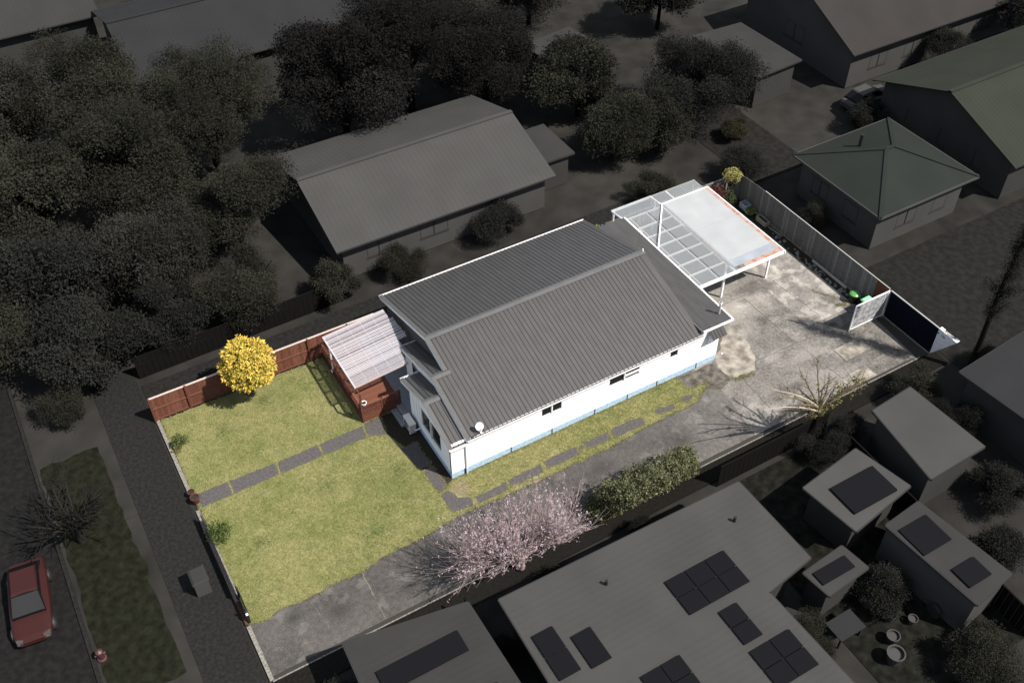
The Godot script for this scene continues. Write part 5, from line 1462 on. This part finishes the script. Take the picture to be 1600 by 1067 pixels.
func make_neighbours() -> void:
	var st := nw()
	# long house beyond the brown fence
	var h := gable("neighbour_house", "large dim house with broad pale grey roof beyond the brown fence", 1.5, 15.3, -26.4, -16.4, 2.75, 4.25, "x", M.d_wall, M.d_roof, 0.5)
	for e in [[3.0, 4.6], [6.5, 8.4], [11.0, 12.5]]: window_in(h, "z", -16.398, e[0], e[1], 1.0, 2.1, 2, -1, M.d_trim, M.d_glass)
	st = nw(); bar(st, Vector3(3.05, 4.1, -21.9), Vector3(3.0, 3.05, -18.2), 0.28, 0.05); build(st, "roof_flashing", M.d_wall_dim, h)
	st = nw(); box(st, Vector3(15.8, 2.3, -21.5), Vector3(18.3, 2.45, -17.6)); build(st, "lean_to_roof", M.d_roof_dim, h)
	st = nw(); box(st, Vector3(15.9, 0.0, -21.3), Vector3(18.0, 2.29, -17.9)); build(st, "lean_to_wall", M.d_wall_dim, h)
	# green-roofed house right of the yard
	h = hip_house("neighbour_house", "dim house with dark green hip roof behind the grey fence", 30.2, 37.4, -9.3, -2.7, 2.9, 4.2, M.d_wall, M.d_green)
	window_in(h, "x", 30.198, -8.2, -6.8, 0.9, 2.1, 2, -1, M.d_trim, M.d_glass)
	window_in(h, "x", 30.198, -5.4, -4.2, 0.9, 2.1, 1, -1, M.d_trim, M.d_glass)
	window_in(h, "z", -2.698, 32.0, 33.6, 0.9, 2.1, 2, -1, M.d_trim, M.d_glass)
	window_in(h, "z", -2.698, 35.0, 36.2, 0.9, 2.1, 1, -1, M.d_trim, M.d_glass)
	st = nw(); tube(st, [Vector3(33.0, 3.6, -7.6), Vector3(33.0, 4.5, -7.6)], [0.13, 0.13], 10); build(st, "flue", M.d_slate, h)
	h = gable("neighbour_house", "dim house with pale olive-green roof at the far right", 41.0, 56.0, -13.2, -2.2, 3.2, 5.2, "x", M.d_wall_dim, M.d_green2, 0.6)
	for z in [-11.5, -8.6, -5.6]: window_in(h, "x", 40.998, z, z + 1.4, 1.0, 2.2, 2, -1, M.d_trim, M.d_glass)
	# big house at the top right, garage beside it
	h = gable("neighbour_house", "big dim house with dusky pink gable roof and pale front wall, top right", 42.0, 62.0, -29.0, -17.4, 3.4, 6.0, "x", M.d_wall, M.d_pink, 0.6)
	for x in [44.0, 47.5, 51.5, 55.0]: window_in(h, "z", -17.398, x, x + 1.7, 1.0, 2.2, 2, -1, M.d_trim, M.d_glass)
	window_in(h, "x", 41.998, -24.5, -22.4, 1.2, 2.5, 2, -1, M.d_trim, M.d_glass)
	h = flat_roof("garage", "dim garage with plain pale roof before the big pink-roofed house", [33.8, -25.6, 38.2, -25.4, 38.4, -18.8, 34.1, -18.5], 2.7, M.d_wall_dim, M.d_roof_dim, 0.3, "garage")
	rib_lines(h, 34.0, 38.1, -25.2, -18.9, 2.7, M.d_roof_dim)
	# roofs at the far top left
	h = gable("neighbour_house", "dim house with blue-grey roof behind the dark trees at the top", -3.5, 13.0, -51.0, -39.6, 3.4, 5.0, "x", M.d_wall_dim, M.d_slate, 0.5)
	h = gable("neighbour_house", "dim pale-roofed house in the top left corner", -20.0, -4.0, -60.0, -51.6, 3.2, 4.6, "x", M.d_wall_dim, M.d_roof_dim, 0.5)
	h = flat_roof("garden_shed", "small dim shed with pale roof among the top left trees", [-10.6, -45.4, -7.0, -46.6, -6.4, -44.4, -9.8, -43.2], 2.2, M.d_wall_dim, M.d_roof_dim, 0.2, "shed")
	h = flat_roof("garden_shed", "dim pale shed roof above the far hedge, top middle", [22.5, -31.4, 27.0, -32.0, 27.4, -29.0, 23.0, -28.6], 2.4, M.d_wall_dim, M.d_roof_dim, 0.2, "shed")
	# big flat-roofed house with solar panels at the bottom
	h = flat_roof("neighbour_house", "large dim house with pale flat roof and black solar panels, across the driveway", [-2.2, 8.55, 10.15, 8.8, 10.2, 13.5, 7.6, 13.9, 7.9, 21.0, -2.5, 21.0], 3.0, M.d_wall_dim, M.d_roof, 0.45)
	rib_lines(h, -2.1, 10.0, 8.9, 13.3, 3.0, M.d_roof); rib_lines(h, -2.3, 7.6, 13.8, 20.8, 3.0, M.d_roof)
	for e in [[2.0, 10.2], [8.6, 10.4], [3.2, 17.6]]:
		st = nw(); tube(st, [Vector3(e[0], 2.9, e[1]), Vector3(e[0], 3.3, e[1])], [0.07, 0.07], 8); build(st, "vent_pipe", M.d_slate, h)
	solar(h, 4.1, 11.35, 3, 2, 1.04, 0.9, 3.0); solar(h, 5.15, 13.6, 1, 2, 0.95, 0.85, 3.0); solar(h, 5.1, 15.6, 2, 2, 1.02, 0.9, 3.0)
	solar(h, -1.95, 10.7, 1, 2, 1.0, 1.1, 3.0); solar(h, -0.6, 11.5, 1, 1, 0.95, 1.6, 3.0); solar(h, 0.8, 14.3, 2, 2, 0.95, 0.85, 3.0)
	h = flat_roof("neighbour_carport", "dim carport with white roof and one long black panel, bottom of the scene", [-8.5, 7.0, -3.3, 7.9, -3.2, 16.0, -8.9, 16.0], 2.8, M.d_wall_dim, M.d_roof_dim, 0.4, "carport")
	rib_lines(h, -8.4, -3.5, 7.9, 15.8, 2.8, M.d_roof_dim)
	st = nw(); box(st, Vector3(-7.9, 2.83, 8.85), Vector3(-4.3, 2.9, 9.85)); build(st, "skylight", M.d_panel, h)
	st = nw(); box(st, Vector3(-7.0, 2.83, 11.6), Vector3(-4.0, 2.9, 12.9)); build(st, "skylight", M.d_panel, h)
	# long pale roof below the navy fence
	h = flat_roof("garage", "dim long garage with plain pale grey roof below the navy fence", [18.6, 8.6, 21.3, 8.4, 21.5, 12.9, 17.9, 13.0], 2.8, M.d_wall_dim, M.d_roof, 0.25, "garage")
	h = flat_roof("neighbour_house", "dim house with slate roof at the far right below the navy fence", [24.0, 9.0, 30.0, 8.6, 30.5, 15.5, 24.6, 16.0], 3.0, M.d_wall_dim, M.d_slate, 0.4)
	# yard pavilion with a dark square roof
	h = flat_roof("pavilion", "dim pavilion with black square roof panel in the yard below", [12.9, 10.2, 16.6, 9.7, 17.2, 12.6, 13.3, 13.2], 2.3, M.d_wall_dim, M.d_wall, 0.3, "pavilion")
	st = nw(); box(st, Vector3(13.85, 2.305, 10.9), Vector3(16.45, 2.42, 12.5)); build(st, "roof_panel", M.d_panel, h)
	h = flat_roof("garden_shed", "tiny dim shed with black roof panel between solar roof and pavilion", [9.9, 13.6, 12.3, 13.4, 12.5, 14.8, 10.1, 15.0], 2.2, M.d_wall_dim, M.d_wall_dim, 0.2, "shed")
	st = nw(); box(st, Vector3(10.2, 2.205, 13.85), Vector3(12.0, 2.28, 14.5)); build(st, "roof_panel", M.d_panel, h)
	h = flat_roof("caravan", "dim pale caravan with dark roof hatches at the lower right", [14.5, 13.7, 16.7, 13.5, 17.3, 18.2, 14.9, 18.5], 2.5, M.d_wall, M.d_roof_dim, 0.08, "caravan")
	st = nw(); box(st, Vector3(14.75, 2.505, 14.2), Vector3(16.4, 2.58, 15.7)); build(st, "hatch", M.d_panel, h)
	st = nw(); box(st, Vector3(15.2, 2.505, 16.8), Vector3(16.5, 2.60, 17.8)); build(st, "hatch", M.d_panel, h)
	for z in [14.6, 17.2]:
		st = nw(); tube(st, [Vector3(14.72, 0.33, z), Vector3(14.56, 0.33, z)], [0.33, 0.33], 14); build(st, "wheel", M.dark, h)
	# table and scattered yard things
	h = thing("garden_table", "dim square garden table on the lawn at the lower right", "table", Vector3(10.6, 0, 15.9))
	st = nw(); box(st, Vector3(9.9, 0.70, 15.4), Vector3(11.3, 0.75, 16.4)); build(st, "tabletop", M.d_slate, h)
	for e in [[10.0, 15.5], [11.2, 15.5], [10.0, 16.3], [11.2, 16.3]]:
		st = nw(); box(st, Vector3(e[0] - 0.04, -0.03, e[1] - 0.04), Vector3(e[0] + 0.04, 0.699, e[1] + 0.04)); build(st, "leg", M.d_slate, h)
	for e in [[12.6, 15.4, 0.7, "closest to the pavilion"], [12.9, 16.4, 0.5, "second from the pavilion"], [12.2, 17.2, 0.6, "third from the pavilion"], [13.6, 17.0, 0.45, "hard against the caravan"], [11.6, 17.9, 0.8, "closest to the bottom edge"]]:
		var t := thing("garden_pot", "dim pale pot in the lower right yard, " + e[3], "plant pot", Vector3(e[0], -0.03, e[1]), 0.0, "pale pots in the lower right yard")
		st = nw(); lathe(st, t.position, [Vector2(0, 0), Vector2(e[2] * 0.35, 0), Vector2(e[2] * 0.5, e[2] * 0.8), Vector2(e[2] * 0.42, e[2] * 0.8), Vector2(e[2] * 0.4, e[2] * 0.6), Vector2(0, e[2] * 0.6)], 14); build(st, "pot", M.d_wall, t)
	# fences of the dim yards
	for e in [[10.9, 6.9, 17.9, 6.9, "dim board fence at the top of the lower yard"], [17.55, 8.6, 17.3, 20.0, "dim board fence between pavilion yard and long garage"], [-3.0, 6.9, -3.0, 16.0, "dim board fence between carport and solar-panel house"], [-11.4, -14.6, 0.6, -14.8, "dim board fence behind the side driveway"]]:
		var f := thing("board_fence", e[4], "fence", Vector3(e[0], 0, e[1]))
		var a := Vector3(e[0], 0, e[1]); var b := Vector3(e[2], 0, e[3])
		var d := (b - a).normalized()
		var n := int((b - a).length() / 0.3)
		var bm := BoxMesh.new(); bm.size = Vector3(0.285, 1.5, 0.03)
		for i in n: inst(bm, "board", M.d_fence, f, a + d * (i * 0.3 + 0.15) + Vector3(0, 0.72, 0), Basis(Vector3.UP, atan2(-d.z, d.x)))
		st = nw(); bar(st, a + Vector3(0, 1.5, 0), b + Vector3(0, 1.5, 0), 0.07, 0.04); build(st, "cap_rail", M.d_fence, f)
	# cars
	car("parked_car", "dark red car parked on the street at the lower left", Vector3(-19.3, -0.04, -3.1), -PI / 2 - 0.12, mat(lin(0.024, 0.0085, 0.0085), 0.35, null, Vector3.ONE, 0.2))
	car("parked_car", "dim pale car parked beside the green-roofed house", Vector3(41.8, -0.04, -15.0), 0.05, mat(lin(0.038, 0.038, 0.038), 0.4, null, Vector3.ONE, 0.2))
	# street things
	var b := thing("street_cabinet", "pale utility cabinet on the footpath outside the picket fence", "utility cabinet", Vector3(-12.5, 0, -0.3))
	st = nw(); box(st, Vector3(-12.85, -0.03, -0.75), Vector3(-12.2, 0.95, 0.1)); build(st, "casing", M.d_wall, b)
	st = nw(); hexa(st, [Vector3(-12.9, 0.952, -0.8), Vector3(-12.15, 0.952, -0.8), Vector3(-12.15, 0.952, 0.15), Vector3(-12.9, 0.952, 0.15), Vector3(-12.8, 1.02, -0.7), Vector3(-12.25, 1.02, -0.7), Vector3(-12.25, 1.02, 0.05), Vector3(-12.8, 1.02, 0.05)]); build(st, "lid", M.d_roof_dim, b)
	b = thing("fire_hydrant", "small dark red hydrant on the verge near the parked car", "hydrant", Vector3(-17.3, 0, 0.9))
	st = nw(); lathe(st, Vector3(-17.3, -0.03, 0.9), [Vector2(0, 0), Vector2(0.2, 0), Vector2(0.2, 0.1), Vector2(0.13, 0.12), Vector2(0.13, 0.5), Vector2(0.17, 0.52), Vector2(0.15, 0.62), Vector2(0, 0.70)], 14); build(st, "barrel", mat(lin(0.035, 0.012, 0.013), 0.5), b)
	st = nw(); tube(st, [Vector3(-17.52, 0.36, 0.9), Vector3(-17.08, 0.36, 0.9)], [0.06, 0.06], 8); build(st, "outlet", mat(lin(0.03, 0.012, 0.013), 0.5), b)

func hip_house(called: String, label: String, x0: float, x1: float, z0: float, z1: float, eh: float, rh: float, wm: Material, rm: Material) -> Node3D:
	var t := thing(called, label, "house", Vector3((x0 + x1) / 2, 0, (z0 + z1) / 2))
	var st := nw()
	box(st, Vector3(x0, -0.02, z0), Vector3(x1, eh - 0.12, z1)); build(st, "wall", wm, t)
	var o := 0.5
	var zm := (z0 + z1) / 2
	var A := Vector3(x0 - o, eh, z0 - o); var B := Vector3(x1 + o, eh, z0 - o); var C := Vector3(x1 + o, eh, z1 + o); var D := Vector3(x0 - o, eh, z1 + o)
	var hh := (z1 - z0) / 2 + o
	var R := Vector3(x0 - o + hh, rh, zm); var S := Vector3(x1 + o - hh, rh, zm)
	if S.x < R.x + 0.2: R.x = (x0 + x1) / 2 - 0.4; S.x = R.x + 0.8
	for f in [[A, B, S, R, Vector3(0, 1, -1)], [C, D, R, S, Vector3(0, 1, 1)]]:
		st = nw(); quad(st, f[0], f[1], f[2], f[3], f[4]); build(st, "roof", rm, t)
	for f in [[D, A, R, Vector3(-1, 1, 0)], [B, C, S, Vector3(1, 1, 0)]]:
		st = nw(); tri(st, f[0], f[1], f[2], f[3]); build(st, "roof", rm, t)
	st = nw()
	for e in [[A, R], [D, R], [B, S], [C, S], [R, S]]: bar(st, e[0] + Vector3.UP * 0.03, e[1] + Vector3.UP * 0.03, 0.22, 0.05)
	build(st, "hip_cap", rm, t)
	st = nw()
	for e in [[A, B], [B, C], [C, D], [D, A]]: bar(st, e[0] - Vector3.UP * 0.07, e[1] - Vector3.UP * 0.07, 0.14, 0.13)
	build(st, "gutter", M.d_wall, t)
	st = nw(); box(st, A + Vector3(0.05, -0.13, 0.05), C + Vector3(-0.05, -0.12, -0.05)); build(st, "soffit", M.d_trim, t)
	return t

# ------------------------------------------------------------------ dim trees
var clumps := []
var pruned := false
func dim_tree(called: String, label: String, at: Vector3, hgt: float, r: float, col: Vector3, seed_: int, bottom := 0.3, group := "") -> void:
	var t := thing(called, label, "tree" if hgt > 2.4 else "bush", at, 0.0, group)
	rng.seed = seed_
	var st := nw()
	var tr := maxf(0.05, hgt * 0.03)
	tube(st, [at, at + Vector3(0.05, hgt * 0.3, 0.03), at + Vector3(0.0, hgt * 0.62, 0.1)], [tr, tr * 0.8, tr * 0.4], 7)
	for k in 6:
		var a := TAU * k / 6.0 + rnd(-0.3, 0.3)
		tube(st, [at + Vector3(0, hgt * rnd(0.25, 0.5), 0), at + Vector3(cos(a) * r * 0.4, hgt * 0.62, sin(a) * r * 0.4), at + Vector3(cos(a) * r * 0.8, hgt * rnd(0.6, 0.85), sin(a) * r * 0.8)], [tr * 0.5, tr * 0.35, tr * 0.12], 5)
	build(st, "trunk", M.d_bark, t)
	var xf := []; var cols := []
	var blobs := []
	var nb := int(9 + r * 3)
	for k in nb:
		var d := rdir()
		var y := lerpf(bottom, 0.86, 0.5 + 0.5 * d.y) * hgt
		blobs.append([at + Vector3(d.x * r * rnd(0.5, 0.85), y * rnd(0.85, 1.08), d.z * r * rnd(0.5, 0.85)), rnd(0.22, 0.52) * r, rnd(0.75, 1.35)])
	var cl: Mesh = clumps[seed_ % 3]
	var sc := clampf(r * 0.32, 0.35, 0.95)
	var n := int(nb * (40 if r < 2.0 else 58))
	for i in n:
		var e: Array = blobs[i % nb]
		var d := rdir()
		if d.y < -0.4 and rng.randf() < 0.6: d.y = -d.y
		var p: Vector3 = e[0] + Vector3(d.x, d.y * 0.75, d.z) * e[1] * pow(rng.randf(), 0.3)
		if p.y < 0.1: p.y = 0.1
		xf.append(Transform3D(Basis(rdir(), rnd(0, TAU)).scaled(Vector3.ONE * sc * rnd(0.7, 1.3)), p))
		var c: Vector3 = col * e[2] * rnd(0.8, 1.2)
		cols.append(Color(c.x, c.y, c.z))
	mm("crown", cl, M.dleaf, xf, cols, t)

func bare_tree(called: String, label: String, at: Vector3, hgt: float, r: float, seed_: int, m: Material, n := 9) -> void:
	var t := thing(called, label, "tree", at)
	rng.seed = seed_
	var st := nw()
	var tips := []
	tube(st, [at, at + Vector3(0, hgt * 0.25, 0)], [0.22, 0.17], 7)
	for k in n:
		var a := TAU * k / n
		branch(st, at + Vector3(0, hgt * 0.22, 0), Vector3(cos(a) * r, hgt * 0.6, sin(a) * r).normalized(), hgt * 0.55, 0.09, 2, tips, 0.14, 0.06, 5, 5)
	build(st, "trunk", m, t)

func make_dark_trees() -> void:
	clumps = [leaf_clump(64, 0.125, 0.62, 0.36, 201), leaf_clump(60, 0.14, 0.62, 0.42, 202), leaf_clump(70, 0.11, 0.6, 0.34, 203)]
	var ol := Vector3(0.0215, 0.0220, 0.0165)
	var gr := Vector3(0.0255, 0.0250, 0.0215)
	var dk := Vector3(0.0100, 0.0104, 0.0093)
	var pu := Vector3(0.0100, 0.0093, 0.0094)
	var L := [
		["tall dim olive tree at the top of the left grove", -7.5, -36.5, 8.5, 4.2, ol], ["dim grey-green tree beside the small pale shed", -13.5, -38.0, 7.5, 3.8, gr],
		["broad dim olive tree left of the pale-roofed house, upper one", -1.5, -31.0, 9.0, 4.2, ol], ["dim tree in the middle of the left grove, very leafy", -7.0, -28.0, 8.0, 4.0, ol],
		["dim tree at the left edge of the grove", -13.0, -27.0, 8.0, 4.0, ol], ["dark tree low in the grove, next to the house's left gable", -2.8, -22.5, 6.5, 3.2, ol],
		["greyish tree in front of the left grove", -8.0, -20.5, 6.0, 3.2, gr], ["dark bushy tree at the lower left of the grove", -13.5, -20.5, 6.5, 3.4, dk * 1.6],
		["dark round tree just behind the side driveway, left of the house", -4.6, -16.2, 4.5, 2.4, ol], ["dark tree behind the dim board fence, near the golden tree", -8.5, -16.4, 4.2, 2.3, dk * 1.8],
		["dark leafy tree at the street corner of the board fence", -13.2, -16.0, 4.6, 2.6, dk * 1.8], ["dim tree at the far left edge above the street", -18.5, -19.5, 6.0, 3.4, ol],
		["dim olive tree at the top left edge", -17.5, -30.5, 8.0, 4.0, gr],
		["huge blackish purple tree behind the pale-roofed house, left part", 7.5, -30.0, 9.5, 4.6, pu], ["huge blackish purple tree behind the pale-roofed house, middle part", 13.0, -31.0, 10.5, 5.0, pu], ["blackish purple tree behind the pale roof's right end", 18.0, -29.0, 8.0, 3.8, pu],
		["dim greenish tree right of the purple trees", 23.0, -24.5, 6.0, 3.0, ol], ["very dark round tree beside the far garage", 29.5, -19.8, 6.0, 3.6, dk * 1.5],
		["dark tree between pale-roofed house and far yard", 22.5, -19.0, 5.0, 2.6, ol], ["dim olive tree in front of the very dark round tree", 25.2, -18.2, 4.2, 2.2, ol],
		["brownish tree at the top edge, left of the pale shed", 19.5, -37.0, 7.0, 3.6, gr], ["brownish tree at the top edge, behind the pale shed", 27.0, -38.0, 7.0, 3.6, gr], ["dark tree at the top edge behind the far garage", 35.5, -32.0, 6.0, 3.2, dk * 1.6],
		["dark tree between pink-roofed and olive-roofed houses", 50.0, -15.4, 3.4, 1.8, dk * 1.6], ["dark tree at the right edge behind the olive roof", 58.0, -15.5, 5.0, 2.6, dk * 1.7],
	]
	var i := 0
	for e in L:
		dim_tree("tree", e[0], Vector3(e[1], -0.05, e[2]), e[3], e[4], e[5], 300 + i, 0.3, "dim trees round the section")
		i += 1
	var B := [
		["dark bush below the pale roof's left corner", 0.4, -14.9, 2.3, 1.5, ol], ["dark round bush against the pale-roofed house, middle of its wall", 4.6, -14.9, 2.0, 1.5, ol * 0.8], ["dark bush against the right end of the pale-roofed house", 11.3, -15.2, 2.3, 1.6, dk * 1.5],
		["dim low hedge bush at the far left by the street", -15.5, -13.8, 1.6, 1.4, ol], ["dark bush behind the carport's low pale fence", 21.5, -13.6, 1.9, 1.5, ol], ["dark bush outside the corner of the grey fence", 28.0, -12.6, 2.2, 1.5, dk * 1.4],
		["dim yellowish bush in the far yard", 30.6, -16.4, 1.4, 1.0, Vector3(0.028, 0.028, 0.016)], ["dark shrub below the driveway kerb near the spiny plant", 16.6, 7.7, 1.7, 1.2, dk * 1.6], ["dark shrub left of the long pale garage", 18.0, 8.0, 1.9, 1.2, dk * 1.6],
		["dim olive shrub right of the long pale garage", 23.2, 7.7, 1.9, 1.3, ol], ["blackish shrub between long garage and slate-roofed house", 22.9, 10.2, 2.2, 1.4, dk], ["dark shrub at the lower end of the long garage", 21.9, 14.4, 2.0, 1.5, dk * 1.5],
		["dim bush on the lawn in front of the caravan", 13.4, 15.5, 1.8, 1.3, dk * 1.6], ["dark bush beside the solar-panel roof's lower corner", 8.9, 15.6, 1.8, 1.2, ol], ["dim olive bush at the lower right edge", 14.4, 20.0, 1.8, 1.6, ol], ["dark bush right of the caravan", 18.6, 17.0, 2.0, 1.5, dk * 1.5],
		["dark bush between the carport and solar-panel house", -2.75, 9.8, 1.9, 0.75, dk], ["dark bush at the left of the bottom carport", -9.6, 8.2, 1.7, 1.0, dk * 1.4], ["dim bush under the blossom tree's dark side", 1.2, 7.6, 1.3, 0.9, dk], ["dim bush under the olive-green bush's dark side", 6.0, 7.7, 1.3, 0.9, dk],
		["dim bush outside the number panel", 28.2, 8.2, 1.8, 1.2, ol], ["dark bush by the pale parked car", 39.4, -12.6, 2.0, 1.4, dk * 1.5], ["dim bush against the green-roofed house's left wall", 28.9, -6.4, 1.5, 0.9, ol],
	]
	i = 0
	for e in B:
		dim_tree("bush", e[0], Vector3(e[1], -0.05, e[2]), e[3], e[4], e[5], 400 + i, 0.25, "dim bushes round the section")
		i += 1
	bare_tree("bare_tree", "grey bare-branched tree on the grass verge by the street", Vector3(-16.6, -0.05, -5.6), 4.2, 2.6, 501, M.d_bare, 10)
	# slender tree that throws the long shadow across the yard
	var t := thing("slender_tree", "slender dark bare tree beside the number panel", "tree", Vector3(27.4, -0.05, 7.6))
	rng.seed = 511
	var st := nw()
	var pts := []; var rad := []
	for k in 11:
		pts.append(Vector3(27.4 + sin(k * 0.8) * 0.06, -0.05 + k * 1.25, 7.6 + cos(k * 0.7) * 0.06 - 0.06)); rad.append(lerpf(0.17, 0.05, k / 10.0))
	tube(st, pts, rad, 7)
	var tips := []
	for k in 12:
		var y := 3 + k % 6
		branch(st, pts[y], Vector3(rnd(-0.4, 0.4), 1.0, rnd(-0.4, 0.4)).normalized(), rnd(0.9, 1.6), 0.045, 1, tips, 0.15, 0.15, 4, 4)
	build(st, "trunk", M.d_bark, t)
	var xf := []; var cols := []
	for tp in tips:
		if rng.randf() < 0.35: continue
		xf.append(Transform3D(Basis(rdir(), rnd(0, TAU)).scaled(Vector3.ONE * rnd(0.45, 0.75)), tp[0]))
		cols.append(Color(0.009, 0.009, 0.008))
	mm("leaves", clumps[2], M.dleaf, xf, cols, t)
